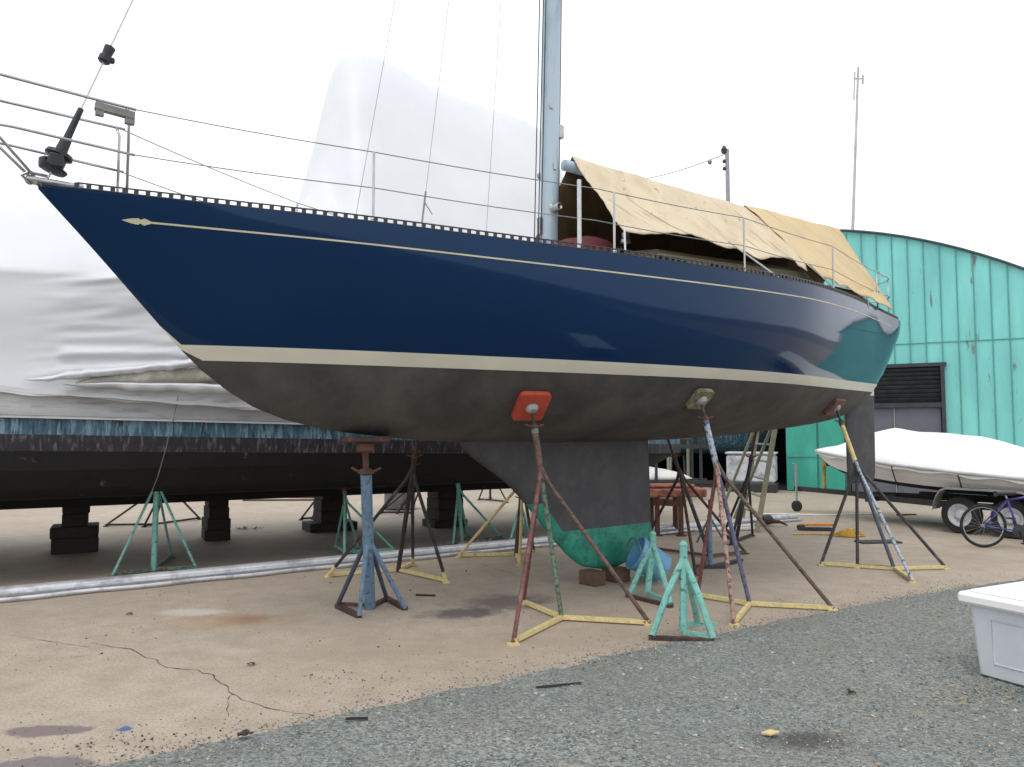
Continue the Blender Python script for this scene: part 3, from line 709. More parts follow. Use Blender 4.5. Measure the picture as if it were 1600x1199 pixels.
# ================================================================== BOAT STANDS
def plate(g, c, n, w_, h_, t, mi=0, rnd=.04, up=Vector((0, 0, 1))):   # rounded plate facing n
    n = Vector(n).normalized(); x = n.cross(up).normalized(); y = x.cross(n).normalized(); pts = []
    for cx, cy, a0 in ((1, 1, 0), (-1, 1, 90), (-1, -1, 180), (1, -1, 270)):
        for k in range(4):
            an = R(a0+30*k); pts.append((cx*(w_/2-rnd)+rnd*math.cos(an), cy*(h_/2-rnd)+rnd*math.sin(an)))
    A = [c+x*a+y*b_+n*t/2 for a, b_ in pts]; B = [c+x*a+y*b_-n*t/2 for a, b_ in pts]; N_ = len(pts)
    g.add(A+B, [tuple(range(N_)), tuple(reversed(range(N_, 2*N_)))]+[(i, i+N_, (i+1) % N_+N_, (i+1) % N_) for i in range(N_)], mi)
def stand(label, hub, feet, top, jf, leg_m, post_m, bar_m, group='boat stands in the yard', pad=None, padn=None, padsz=(.3, .24), pad_m=None,
          bars=None, r=.019, rp=.026, screw_m=None, tip=None, footed=True, post_from=0.0, handle=True, upper=None):
    hub = Vector(hub); top = Vector(top); root = thing('boat_stand', label, 'boat stand', Vector((hub.x, hub.y, 0)), group)
    J = lerp(hub, top, jf); up = Vector((0, 0, 1)); K = lerp(hub, top, .89 if upper else min(.97, jf+.22*(1-jf)+.02))
    if upper:
        g = MB(); g.tube([lerp(hub, top, jf-.04), K], rp*1.08, 10); g.build('upper_tube', upper, root)
    g = MB(); g.tube([lerp(hub, top, post_from)+up*.012, lerp(hub, top, jf) if upper else K], rp*(.8 if upper else 1), 10); g.lathe(K, top-hub, [(rp*1.25, -.03), (rp*1.25, .01)], 12); g.build('post', post_m, root, smooth=False)
    g = MB(); g.tube([lerp(hub, top, .84) if upper else lerp(hub, top, min(.95, jf)), top], rp*.6, 8)
    sc_o = g.build('screw', screw_m or M['rust'], root)
    if handle:
        hx = (top-hub).normalized().cross(up); hx = hx.normalized() if hx.length > .1 else Vector((1, 0, 0))
        hx = Vector((.95, .3, 0)); kk = K+(top-hub).normalized()*.03
        g = MB(); g.tube([kk-hx*.085+up*.015, kk-hx*.03, kk+hx*.03, kk+hx*.085+up*.015], .010, 6); g.lathe(kk, top-hub, [(.03, -.015), (.03, .02)], 8); g.build('handle', M['rust'], sc_o)
    for i, f in enumerate(feet):
        f = Vector(f); lm = leg_m[i % len(leg_m)]; a = f+up*.02; d_ = (J-a)
        g = MB(); g.tube([a, a+d_*.5, a+d_*.93, J+up*.03+(J-hub).normalized()*.03], r, 8); lo_ = g.build('leg', lm, root)
        if tip:
            g = MB(); g.tube([a-d_.normalized()*.004, a+d_*.09], r*1.12, 8); g.build('leg_end', tip, lo_)
        if footed:
            g = MB(); g.box(f+up*.008, (.075, .06, .016), random.random()); g.build('foot', bar_m, lo_)
    g = MB()
    for a, b_ in (bars if bars is not None else [(hub, f) for f in feet]):
        a = Vector(a); b_ = Vector(b_); g.bar(a+up*.030, b_+up*.030, .034, .034)
    if bars is None or True: g.build('base_frame', bar_m, root)
    if pad is not False:
        n_ = padn if padn is not None else (top-hub).normalized(); g = MB(); plate(g, top+n_*.012, n_, padsz[0], padsz[1], .045)
        po = g.build('pad', pad_m or M['orange'], root)
        g = MB(); g.lathe(top-n_*.05, n_, [(.03, 0), (.06, .03), (.06, .045)], 10); g.build('pad_bracket', M['galv'], po)
    return root
def hull_at(s, z, off=0, side=1): return on_hull(s, z, off, side)
# find the hull spot seen at a given picture place
def px_of(p):
    y = p.y*math.cos(PITCH)+(p.z-H_EYE)*math.sin(PITCH); v = -p.y*math.sin(PITCH)+(p.z-H_EYE)*math.cos(PITCH)
    return 800+F_PX*p.x/y, 599.5-F_PX*v/y
def spot(px, py):
    best = None
    for i in range(110):
        s = .8+i*.09
        for k in range(30):
            z = lerp(zkeel(s)+.01, 2.2, k/29); p, n_ = on_hull(s, z, 0)
            a, b_ = px_of(p); e = (a-px)**2+(b_-py)**2
            if best is None or e < best[0]: best = (e, s, z)
    return best[1], best[2]
NEAR = 'stands under the near side of the blue yacht'
s_, z_ = spot(828, 632); pt, n_ = hull_at(s_, z_, .035)
stand('tall rusty stand with orange pad and yellow three-armed base, ahead of the keel', gr(878, 970), [gr(802, 1008), gr(1015, 978), gr(818, 945)], pt, .69,
      [M['predrust'], M['pbrown'], M['predrust']], M['pgreenrust'], M['pyellow'], NEAR, padn=-n_, padsz=(.29, .33), pad_m=M['orange'], upper=M['pbrown'], screw_m=M['darkrust'])
s_, z_ = spot(1090, 622); pt, n_ = hull_at(s_, z_, .035)
stand('tall stand with olive pad, pale grey screw tube and yellow base, aft of the keel', gr(1172, 948), [gr(1147, 978), gr(1302, 955), gr(1090, 934)], pt, .66,
      [M['ppink'], M['pbrown'], M['predrust']], M['ppurple'], M['pyellow'], NEAR, padn=-n_, padsz=(.24, .24), pad_m=M['olive'], upper=M['pwhiteblue'], screw_m=M['darkrust'])
s_, z_ = spot(1304, 634); pt, n_ = hull_at(s_, z_, .035)
stand('tall stand with rust red pad and long pale blue leg under the yacht stern', gr(1398, 892), [gr(1283, 884), gr(1478, 890), gr(1426, 911), gr(1340, 888)], pt, .62,
      [M['pdark'], M['pdark'], M['pwhiteblue'], M['pdark']], M['pdkblue'], M['pyellow'], NEAR, padn=-n_, padsz=(.40, .26), pad_m=M['predrust'], upper=M['pyellow'], screw_m=M['darkmetal'])
# bow post stand
hb_ = gr(578, 952); s_bow = 2.42
tp = Vector((hb_.x-.02, hb_.y-.0, 0)); 
tp = YP(2.44, .06, 0); tp.z = zkeel(2.44)-.03
root = thing('boat_stand', 'thick blue post stand with splayed legs under the yacht bow', 'boat stand', Vector((hb_.x, hb_.y, 0)), NEAR)
up = Vector((0, 0, 1)); hb2 = Vector((hb_.x, hb_.y, .01)); kk = lerp(hb2, tp, .80)
g = MB(); g.tube([hb2, kk], .049, 14); g.build('post', M['pblue'], root, smooth=False)
g = MB(); g.tube([kk, tp-up*.02], .026, 8); sc1 = g.build('screw', M['rust'], root)
g = MB(); g.lathe(kk, up, [(.07, 0), (.07, .02), (.045, .04)], 12); g.tube([kk+Vector((-.13, .02, .05)), kk+Vector((-.05, 0, .01)), kk+Vector((.05, 0, .01)), kk+Vector((.13, -.02, .05))], .012, 6); g.build('handle', M['rust'], sc1)
g = MB(); g.box(tp-up*.01, (.42, .24, .05), .2, bev=.01); g.build('pad', M['darkrust'], root)
g = MB(); g.box(tp-up*.075, (.15, .12, .08), .2, bev=.01); g.build('pad_bracket', M['rust'], root)
bf = [gr(527, 950), gr(561, 966), gr(633, 954), gr(604, 938)]; jj = lerp(hb2, tp, .43)
for f, mm in zip(bf, (M['pdkblue'], M['pblue'], M['pblue'], M['pdkblue'])):
    g = MB(); g.tube([f+up*.02, lerp(f+up*.02, jj, .95)], .021, 8); g.build('leg', mm, root)
g = MB(); g.bar(bf[0]+up*.018, bf[1]+up*.018, .05, .036); g.bar(bf[2]+up*.018, bf[3]+up*.018, .05, .036); g.bar(bf[3]+up*.017, hb2+up*.007, .04, .03); g.bar(bf[0]+up*.035, hb2+up*.025, .03, .03)
g.build('base_frame', M['darkrust'], root)
# far side of the yacht
FAR = 'stands under the far side of the blue yacht'
pt, n_ = hull_at(3.3, 1.72, .035, -1)
stand('black stand with yellow tipped feet, reaching up behind the yacht bow', gr(622, 894), [gr(513, 902), gr(697, 911), gr(645, 884)], pt, .70,
      [M['pdark']], M['pdark'], M['pyellow'], FAR, padn=-n_, padsz=(.22, .2), pad_m=M['orange'], tip=M['pyellow'], bars=[(gr(513, 902), gr(622, 894)), (gr(622, 894), gr(697, 911)), (gr(622, 894), gr(645, 884))])
pt, n_ = hull_at(4.9, 1.75, .035, -1)
stand('rusty stand with mustard legs, mostly hidden behind the keel front edge', gr(806, 869), [gr(717, 871), gr(834, 862), gr(812, 884)], pt, .58,
      [M['pyellow'], M['pbrown'], M['pyellow']], M['pbrown'], M['pyellow'], FAR, padn=-n_, padsz=(.22, .2), pad_m=M['orange'])
pt, n_ = hull_at(7.0, 1.8, .035, -1)
stand('dark brown stand with a long slanting leg, seen behind the keel rear edge', gr(1110, 872), [gr(1087, 900), gr(1165, 866), gr(1003, 858)], pt, .60,
      [M['darkrust']], M['pdark'], M['timber2'], FAR, padn=-n_, padsz=(.22, .2), pad_m=M['orange'])
pt, n_ = hull_at(8.6, 1.85, .035, -1)
stand('thin dark stand farthest under the yacht, between the keel and the ladder', gr(1150, 848), [gr(1142, 852), gr(1176, 838), gr(1130, 838)], pt, .55,
      [M['pdark']], M['pdark'], M['pdark'], FAR, padn=-n_, padsz=(.22, .2), pad_m=M['orange'])
# little blue post jack
p0 = gr(1110, 888); root = thing('post_jack', 'short slim blue post jack on dark feet behind the keel', 'jack', p0)
g = MB(); g.tube([p0+up*.02, p0+up*.62], .028, 10); g.build('post', M['pblue'], root)
g = MB(); g.tube([p0+up*.6, p0+up*.8], .014, 8); g.build('screw', M['rust'], root)
for f in (gr(1085, 860), gr(1138, 860)):
    g = MB(); g.tube([lerp(p0, f, .8)+up*.15, p0+up*.60], .014, 6); g.build('leg', M['pblue'], root)
g = MB(); g.box(p0+up*.02, (.36, .10, .04), .1); g.bar(p0+Vector((.1, .05, .025)), gr(1158, 878)+up*.025, .06, .03); g.build('base_frame', M['darkmetal'], root)
# small aqua stands by the keel
def small_stand(label, bl, br, back, topz, lean, post=True):
    c = (bl+br)/2*.7+back*.3; root = thing('boat_stand', label, 'boat stand', c, 'small aqua stands by the keel')
    tp = Vector((c.x+lean, c.y, topz))
    for f in (bl, br, back):
        g = MB(); g.tube([f+up*.035, lerp(f, tp, .5)+up*.02, tp-up*.05], .027, 8); g.build('leg', M['pgreen'], root)
    g = MB(); q = lerp(lerp(bl, br, .45), back, .2); g.tube([q+up*.03, tp-up*.03], .032, 10); g.build('post', M['pgreen'], root)
    g = MB(); g.tube([tp-up*.05, tp+up*.06], .03, 10); g.lathe(tp+up*.05, up, [(.035, 0), (.02, .03)], 10); g.build('collar', M['pgreen'], root)
    g = MB(); g.bar(bl+up*.015+(bl-br)*.06, br+up*.015-(bl-br)*.02, .05, .03); g.build('base_bar', M['darkrust'], root)
    g = MB(); g.bar(back+up*.015+(bl-br)*.3, back+up*.015-(bl-br)*.35, .04, .03); g.bar(q+up*.045, br+up*.045, .03, .03); g.build('rear_bar', M['pgreen'], root)
small_stand('front small aqua tripod stand with rusty foot bar, at the gravel edge', gr(1019, 1000), gr(1114, 1004), gr(1090, 978), .66, -.02)
small_stand('rear small aqua tripod stand leaning by the blue bucket', gr(984, 934), gr(1048, 950), gr(1010, 905), .54, .05)
# keel block
kb = YP(5.2, 0, 0); root = thing('keel_block', 'short brown timber blocks under the yacht keel', 'block', kb)
for ds, dw in ((-.14, .17), (.20, .20)):
    g = MB(); g.box(YP(5.22+ds, .0, .072), (dw, .24, .144), TH+.05, bev=.008); g.build('timber', M['timber2'], root)
# blue bucket lying tilted
c = gr(1022, 912); root = thing('bucket', 'scuffed blue plastic tub tipped over behind the aqua stands', 'tub', c)
g = MB(); ax = Vector((-.75, -.1, .42)).normalized(); g.lathe(c+Vector((.12, .0, .15)), ax, [(.12, 0), (.14, .015), (.18, .34), (.19, .34), (.19, .37), (.17, .37), (.13, .04)], 28); g.build('tub', M['bluebin'], root, smooth=False)
g = MB(); g.tube([c+Vector((.12, 0, .15))+ax*.35+Vector((.05*math.cos(a)-.03, -.17*math.cos(a), .16*math.sin(a))) for a in [math.pi*i/10 for i in range(11)]], .006, 5); g.build('handle', M['wire'], root)
# ================================================================== NEIGHBOUR: shrink wrapped cruiser
CT = Vector((-5.75, 9.85, 0)); E1 = Vector((.877, .48, 0)).normalized(); E2 = Vector((.48, -.877, 0)).normalized()
def NP(t, b, z): return Vector((CT.x, CT.y, z))+E1*t+E2*b
def nbw(t): return sinterp(t, [-8, -4, 0, 3, 5, 6.5, 8, 9.2, 10.2], [2.05, 2.12, 2.12, 2.05, 1.9, 1.65, 1.2, .65, .04])
def tz(t): return -.020*t
nroot = thing('cabin_cruiser', 'big black bottomed boat with streaky blue band, standing behind the yacht bow', 'boat', CT)
TT = [-8+.3*i for i in range(61)]+[10.2]
def nsec(t, sd_):
    b_ = nbw(t); o = tz(t); kz = .78+(.45*max(0, (t-8)/2.2)**2 if t > 8 else 0)
    z = [(0, kz), (.35, kz+.02), (.68, kz+.09), (.88, kz+.22), (.96, kz+.42), (.985, 1.40+o), (.995, 1.50+o), (1, 1.57+o), (1.0, 1.73+o), (1.02, 1.735+o), (1.02, 1.76+o), (1.0, 1.765+o), (.995, 1.85+o), (.99, 2.08+o)]
    return [NP(t, sd_*b_*f, zz) for f, zz in z]
g = MB()
MI = [0, 0, 0, 0, 0, 1, 1, 2, 4, 3, 4, 3, 3]
for sd_ in (1, -1):
    rr = [nsec(t, sd_) for t in TT]; rr = list(map(list, zip(*rr)))
    for k in range(len(MI)): g.grid(rr[k:k+2], mi=[0, 1, 2, 3, 4][MI[k]], flip=(sd_ > 0))
a_, b_ = nsec(-8, 1), nsec(-8, -1); g.grid([a_, b_], mi=0)
weld(g); g.build('hull', [M['blackhull'], M['streakdark'], M['streakblue'], M['oldwhite'], M['blackal']], nroot)
g = MB(); g.bar(NP(-7.5, 0, .72), NP(8.2, 0, .74), .22, .16); g.build('keel', M['blackhull'], nroot)
# white pinstripe
g = MB(); g.grid([[NP(t, nbw(t)*1.004+.004, 1.742+tz(t)+.012) for t in TT], [NP(t, nbw(t)*1.022+.004, 1.742+tz(t)-.004) for t in TT]]); g.build('rub_rail', M['whitehull'], nroot)
g = MB(); rows = []  # unseen cabin block, added to stop light coming through the lower wrap
for t, z1 in [(-7.8, 3.9), (-7.7, 4.05), (2.4, 4.25), (2.6, 4.2), (2.7, 3.3), (7.2, 3.2), (7.6, 2.4), (9.0, 2.0)]:
    w_ = nbw(t)*.80; rows.append([NP(t, w_, 1.9+tz(t)), NP(t, w_*.98, min(z1, 3.15)), NP(t, w_*.5, z1), NP(t, -w_*.5, z1), NP(t, -w_*.98, min(z1, 3.15)), NP(t, -w_, 1.9+tz(t))])
g.grid(rows); g.f.append(tuple(range(6))); g.m.append(0); g.f.append(tuple(range(42, 48))); g.m.append(0); g.build('added_cabin_block', M['oldwhite'], nroot)
# shrink wrap
WT = [-8, -5, -2, 0, 1.8, 2.9, 3.15, 3.4, 3.7, 4.2, 5.0, 6.0, 7.1, 7.5, 8.2, 9.0, 10.15]
WZ = [4.2, 4.35, 4.45, 4.55, 4.7, 4.9, 5.9, 7.1, 7.5, 7.5, 7.28, 7.12, 6.92, 6.2, 5.0, 4.2, 3.2]
g = MB(); rows = []
ang = [i/120 for i in range(121)]
TW = [-8+18.1*i/340 for i in range(341)]
def fold(t, z):
    a = noise.noise(Vector((t*.35, (z*2.2-t*.5), 1.7)))
    low = max(0, min(1, (3.55-z)/.35))
    mk_ = max(0, min(1, (t+.35)/.9))*(.35+.65*max(0, min(1, .6+1.6*noise.noise(Vector((t*.8+3, z*.9, 8))))))
    zz_ = z-.16*t
    r1_ = 1-abs(noise.noise(Vector((t*.55+4, zz_*5.0+.35*noise.noise(Vector((t*1.3, z, 0))), 5.1))))*3.2
    r2_ = 1-abs(noise.noise(Vector((t*.8+9, zz_*10-t*.5, 2.1))))*3.2
    return a*.05*(.3+.7*low)+low*mk_*(max(0, r1_)**1.5*.05+max(0, r2_)**1.5*.022)-.02
for sd_ in (1, -1):
    rows = []
    for t in TW:
        w_ = nbw(t)*1.015+.01; zr = sinterp(t, WT, WZ); zc = min(3.35, zr*.72); row = []; z0 = max(1.86, min(2.03, 2.0-.06*(t+.5)))+.03*noise.noise(Vector((t*2.3, 0, 0)))
        for q in ang:
            if q < .45:
                k = q/.45; z = lerp(z0, zc, k); b_ = w_*(1-.03*k)-.05*math.sin(math.pi*k)
            else:
                k = (q-.45)/.55; an = k*math.pi/2
                m1 = max(0, min(1, (zr-4.9)/1.2)); m1 = m1*m1*(3-2*m1)
                z = zc+(zr-zc)*lerp(1-(1-k)**2.6, 1-(1-k)**1.45, m1); b_ = w_*.97*(1-k)
            fo = fold(t, z)*min(1, b_/max(.2, w_)*1.6)*min(1, w_)
            if 0 <= t <= 5 and 2.0 < z < 2.75: fo += .06*noise.noise(Vector((t*.8, (z-.07*t)*8, 2)))*(1-abs(z-2.4)/.4 if abs(z-2.4) < .4 else 0)
            row.append(NP(t, sd_*max(0, b_+fo), z))
        rows.append(row)
    g.grid(rows, flip=(sd_ < 0))
wr = g.build('shrink_wrap', M['wrap'], None, smooth=True)
tag(wr, 'white shrink wrap tented high over the black bottomed boat', 'boat cover')
# torn flap edge
g = MB(); A, B, C_ = [], [], []
for i in range(70):
    t = lerp(-.3, 2.6, i/69); z = 2.12+.15*(t+.3)+.035*noise.noise(Vector((t*5, 2, 2))); hgt = .05+.05*abs(noise.noise(Vector((t*5, 9, 1))))
    w_ = nbw(t)*1.015+.07+fold(t, z)*.7
    e_ = min(1, i/14)**.8; A.append(NP(t, w_-.05, z+hgt*e_)); B.append(NP(t, w_-.03+e_*(.07+.03*noise.noise(Vector((t*6, 1, 4)))), z)); C_.append(NP(t, w_-.04, z-e_*(.04+.04*abs(noise.noise(Vector((t*7, 3, 4)))))))
g.grid([A, B, C_]); g.build('torn_edge', M['wrap'], wr, smooth=True, thick=.006)
g = MB(); A, B, C_ = [], [], []
for i in range(70):
    t = lerp(.15, 3.0, i/69); z = 2.10+.04*t+.03*noise.noise(Vector((t*3, 4, 2))); w_ = nbw(t)*1.015+.06+fold(t, z)*.7; e_ = math.sin(math.pi*i/69)**.6
    A.append(NP(t, w_-.03, z+.17*e_)); B.append(NP(t, w_+.01, z+.07*e_)); C_.append(NP(t, w_+.02, z))
g.grid([A, B, C_]); g.build('lining_strip', mat('stained_lining', (.30, .28, .23), .7, .25, 5, second=(.5, .48, .42), amt=.35, sscale=4), wr, smooth=True, thick=.006)
g = MB(); A, B, C_ = [], [], []
for i in range(70):
    t = lerp(.05, 3.2, i/69); z = 2.09+.0*t+.03*noise.noise(Vector((t*3, 14, 2))); w_ = nbw(t)*1.015+.08+fold(t, z)*.7; e_ = math.sin(math.pi*i/69)**.6
    A.append(NP(t, w_-.01, z+.05*e_)); B.append(NP(t, w_+.05, z+.02*e_)); C_.append(NP(t, w_, z-.05*e_*(1+noise.noise(Vector((t*5, 1, 1))))))
g.grid([A, B, C_]); g.build('torn_edge', M['wrap'], wr, smooth=True, thick=.006)
g = MB(); A, B = [], []
for i in range(90):
    t = lerp(-3, 5.6, i/89); z = max(1.88, 2.02-.06*(t+.5))+.02*noise.noise(Vector((t*3, 2, 7))); w_ = nbw(t)*1.015+.05
    A.append(NP(t, w_, z+.035)); B.append(NP(t, w_+.02, z-.01))
g.grid([A, B]); g.build('hem_tape', M['oldwhite'], wr, thick=.004)
# mooring rope hanging on the near side
g = MB(); g.tube([NP(1.15-.035*k, nbw(1)*f_+.02+.012*math.sin(k*3), z_) for k, (f_, z_) in enumerate(((1.03, 2.0), (1.03, 1.76), (1.01, 1.6), (1.0, 1.42), (.98, 1.25), (.965, 1.1), (.93, .98), (.91, .86)))], .005, 5)
tag(g.build('hanging_rope', M['wire']), 'thin rope hanging down the side of the black bottomed boat', 'rope')
# its blocking piers
PG = 'timber piers under the black bottomed boat'
def pier(label, c, widths, nearoff=0):
    root = thing('blocking_pier', label, 'timber pier', Vector((c.x, c.y, 0)), PG); z = 0
    for wd, ht in widths:
        g = MB(); g.box(Vector((c.x, c.y, z+ht/2)), (wd, .5, ht-.003), .5+random.uniform(-.06, .06), bev=.01); g.build('timber', M['timber'], root); z += ht
pier('widest dark timber pier at the left end under the black boat', gr(103, 862)+E1*.1, [(.55, .2), (.56, .15), (.30, .17), (.32, .14)])
pier('narrow dark timber pier right of the single aqua stand', gr(337, 842), [(.36, .16), (.33, .16), (.28, .17), (.28, .17)])
pier('dark timber pier on a long base block, left of the blue post stand', gr(515, 828), [(.78, .14), (.42, .18), (.42, .18), (.40, .16)])
pier('dark timber pier behind the black stand with yellow feet', gr(695, 822), [(.62, .12), (.46, .18), (.46, .18), (.46, .18)])
# stands holding the neighbour
NG = 'stands along the black bottomed boat'
stand('lone aqua tripod stand beside the long silver spar at far left', gr(240, 893), [gr(176, 902), gr(306, 890), gr(268, 872)], gr(240, 893)+Vector((-.02, .06, 1.13)), .90,
      [M['pgreen']], M['pgreen'], M['pgreenrust'], NG, padn=Vector((0, 0, 1)), padsz=(.22, .2), pad_m=M['predrust'], r=.015, rp=.032, screw_m=M['rust'])
stand('aqua stand with rusty red pad just left of the blue post stand', gr(540, 866), [gr(524, 856), gr(616, 862), gr(538, 872), gr(560, 860)], at(538, 738, gr(540, 866).y+.12), .66,
      [M['pgreen']], M['pgreenrust'], M['pgreen'], NG, padn=Vector((0, 0, 1)), padsz=(.24, .2), pad_m=M['predrust'], screw_m=M['rust'], r=.016)
stand('aqua stand with bright orange pad, seen left of the keel', gr(722, 849), [gr(708, 853), gr(732, 841), gr(784, 842)], at(714, 736, gr(722, 849).y+.1), .74,
      [M['pgreen']], M['pgreen'], M['pgreenrust'], NG, padn=Vector((0, 0, 1)), padsz=(.24, .2), pad_m=M['orange'], screw_m=M['pgreen'], r=.018)
stand('small aqua stand peeping past the front edge of the keel', gr(812, 846), [gr(797, 848), gr(829, 843), gr(815, 836)], gr(812, 846)+Vector((.02, .15, .72)), .75,
      [M['pgreen']], M['pgreen'], M['pgreenrust'], NG, padn=Vector((0, 0, 1)), padsz=(.16, .14), pad_m=M['timber2'], r=.018)
for lab, c, fs in (('black stand on the far side of the black boat, behind the lone aqua stand', (240, 822), [(165, 823), (225, 824), (312, 812)]),
                   ('black stand on the far side of the black boat, between two dark piers', (488, 812), [(470, 813), (500, 816), (500, 806)]),
                   ('black stand on the far side of the black boat, right of the blue post', (620, 803), [(594, 803), (642, 803), (622, 796)]),
                   ('black stand on the far side of the black boat, nearest the keel front', (766, 783), [(748, 782), (792, 786), (766, 778)])):
    h0 = gr(*c); tt = (h0-CT).dot(E1); tpt = NP(min(tt+.1, 8.5), -max(.3, min(1.4, nbw(tt)*.7)), 1.1)
    if (tpt-h0).length > 2.2: tpt = h0+Vector((0, -.2, 1.0))
    stand(lab, h0, [gr(*f) for f in fs], tpt, .72, [M['pdark']], M['pdark'], M['pdark'], NG, padn=Vector((0, 0, 1)), padsz=(.2, .18), pad_m=M['darkrust'], r=.018)
# long silver spar on the ground
sp0, sp1 = gr(0, 938), gr(1240, 813); sp1.z = 0; sp0.z = 0
dsp = (sp1-sp0).normalized(); sp0 = sp0-dsp*2.2; root = thing('spar', 'long silver aluminium mast lying on the concrete under the boats', 'mast', (sp0+sp1)/2)
g = MB(); nsp = Vector((dsp.y, -dsp.x, 0)); Ls = (sp1-sp0).length
g.grid([[sp0+dsp*(Ls*i/40)+nsp*(.085*math.cos(a))+Vector((0, 0, .065+.06*math.sin(a))) for a in [2*math.pi*k/16 for k in range(16)]] for i in range(41)], close=True, flip=False)
g.f.append(tuple(range(16))); g.m.append(0); g.build('tube', M['alspar'], root, smooth=True)
g = MB(); g.bar(sp0+nsp*.086+up*.05, sp1+nsp*.086+up*.05, .02, .024)
for i in range(120):
    c = sp0+dsp*(Ls*i/120)+nsp*.098+up*.045; g.box(c, (.05, .012, .03), math.atan2(dsp.y, dsp.x))
g.build('sail_track', M['galv'], root)
g = MB(); rp_ = [sp0+dsp*(Ls*i/120)+nsp*(.155+.02*math.sin(i*.7))+up*.03 for i in range(121)]; g.tube(rp_, .022, 6); g.build('bundled_shroud', M['alspar'], root, smooth=True)
g = MB(); c1 = gr(1093, 830)
root = thing('spar', 'short pair of white poles on the ground behind the rusty workbench', 'pole', c1)
for k in (0, .35): g = MB(); a = gr(1030, 832)+Vector((0, k, .03)); g.tube([a, a+Vector((1.7, .25, 0))], .03, 8); g.build('pole', M['whitehull'], root)
# stone rubble by the spar
g = MB()
for i in range(70):
    c = gr(760, 852)+Vector((random.gauss(0, .22), random.gauss(0, .12), .02)); r_ = random.uniform(.02, .055)
    a = random.random()*6; g.add([c+Vector((v[0]*r_*1.2, v[1]*r_, v[2]*r_*.7)).xyz+Vector([random.uniform(-.3, .3)*r_ for _ in range(3)]) for v in OV], OF)
tag(g.build('rubble_heap', M['rock']), 'small heap of grey rubble beside the silver spar', 'rubble', kind='stuff')

# ================================================================== SHED
FO = Vector((7.7, 21.0, 0)); FE = Vector((.878, -.479, 0)).normalized(); FG = Vector((.479, .878, 0)).normalized()
def FPt(t, z, back=0): return Vector((FO.x, FO.y, z))+FE*t+FG*back
def zarc(t): return 7.12-.0478*(t+.42)**2
shed = thing('boat_shed', 'teal metal boat shed with an arched roof at the right', 'shed', FPt(-.4, 0, 9))
TL, TR = -9.0, 8.4
BAY = (-6.2, -.22, 3.4); DR = (1.30, 3.62, 3.33)
g = MB(); dt = .36; t = TL
while t < TR-1e-6:
    t2 = min(t+dt, TR)
    cuts = sorted({t, t2}|{q for q in (BAY[0], BAY[1], DR[0], DR[1]) if t < q < t2})
    for a, b_ in zip(cuts[:-1], cuts[1:]):
        mid = (a+b_)/2; zl_ = 0
        for o0, o1, oz in (BAY, DR):
            if o0 < mid < o1: zl_ = oz
        for bk, fl in ((0, False), (.12, True)):
            q = [FPt(a, zl_, bk), FPt(b_, zl_, bk), FPt(b_, zarc(b_), bk), FPt(a, zarc(a), bk)]
            g.add(q, [(0, 1, 2, 3) if not fl else (3, 2, 1, 0)])
        if zl_ > 0: g.add([FPt(a, zl_, 0), FPt(b_, zl_, 0), FPt(b_, zl_, .12), FPt(a, zl_, .12)], [(3, 2, 1, 0)])
    t = t2
for o0, o1, oz in (BAY, DR):
    for tt in (o0, o1): g.add([FPt(tt, 0, 0), FPt(tt, oz, 0), FPt(tt, oz, .12), FPt(tt, 0, .12)], [(0, 1, 2, 3)])
for tt in (TL, TR): g.add([FPt(tt, 0, 0), FPt(tt, zarc(tt), 0), FPt(tt, zarc(tt), 18), FPt(tt, 0, 18)], [(0, 1, 2, 3)])
g.add([FPt(TL, 0, 18), FPt(TR, 0, 18), FPt(TR, zarc(TR), 18), FPt(0, 7, 18), FPt(TL, zarc(TL), 18)], [(0, 1, 2, 3, 4)])
wallo = g.build('wall', M['tealwall'], shed)
g = MB(); t = TL
k = 0
while t < TR:
    zl_ = 0
    for o0, o1, oz in (BAY, DR):
        if o0-.03 < t < o1+.03: zl_ = oz+.02
    g.bar(FPt(t, zl_, -.012), FPt(t, zarc(t)-.03, -.012), .026, .03, up=FG); t += dt; k += 1
# horizontal lap joints (follow the photographed seam)
for a, b_ in ((DR[1]+.05, TR),): g.bar(FPt(a, 3.86, -.010), FPt(b_, 3.86, -.010), .02, .02)
g.bar(FPt(BAY[1]+.02, 3.86, -.010), FPt(DR[1]+.05, 3.86, -.010), .02, .02)
g.build('seam', M['tealseam'], wallo)
g = MB(); rows = []
for i in range(41):
    t = lerp(TL-.12, TR+.12, i/40); rows.append([FPt(t, zarc(t)+.03, -.09), FPt(t, zarc(t)+.05, 18.2)])
g.grid(rows); g.build('roof', M['roof'], shed, smooth=True, thick=.045)
# sliding teal door leaves inside / right of the bay
for a, b_, bk in ((-.20, .58, -.10), (.62, 1.26, -.06)):
    g = MB(); g.box((FPt(a, 0, bk)+FPt(b_, 0, bk))/2+up*1.62, (b_-a, .06, 3.2), math.atan2(FE.y, FE.x), bev=.01)
    dd_ = g.build('sliding_door', M['tealdoor'], shed)
    for zr_ in (.95, 2.2): g = MB(); g.bar(FPt(a+.02, zr_, bk-.04), FPt(b_-.02, zr_, bk-.04), .03, .05); g.build('door_rail', M['tealseam'], dd_)
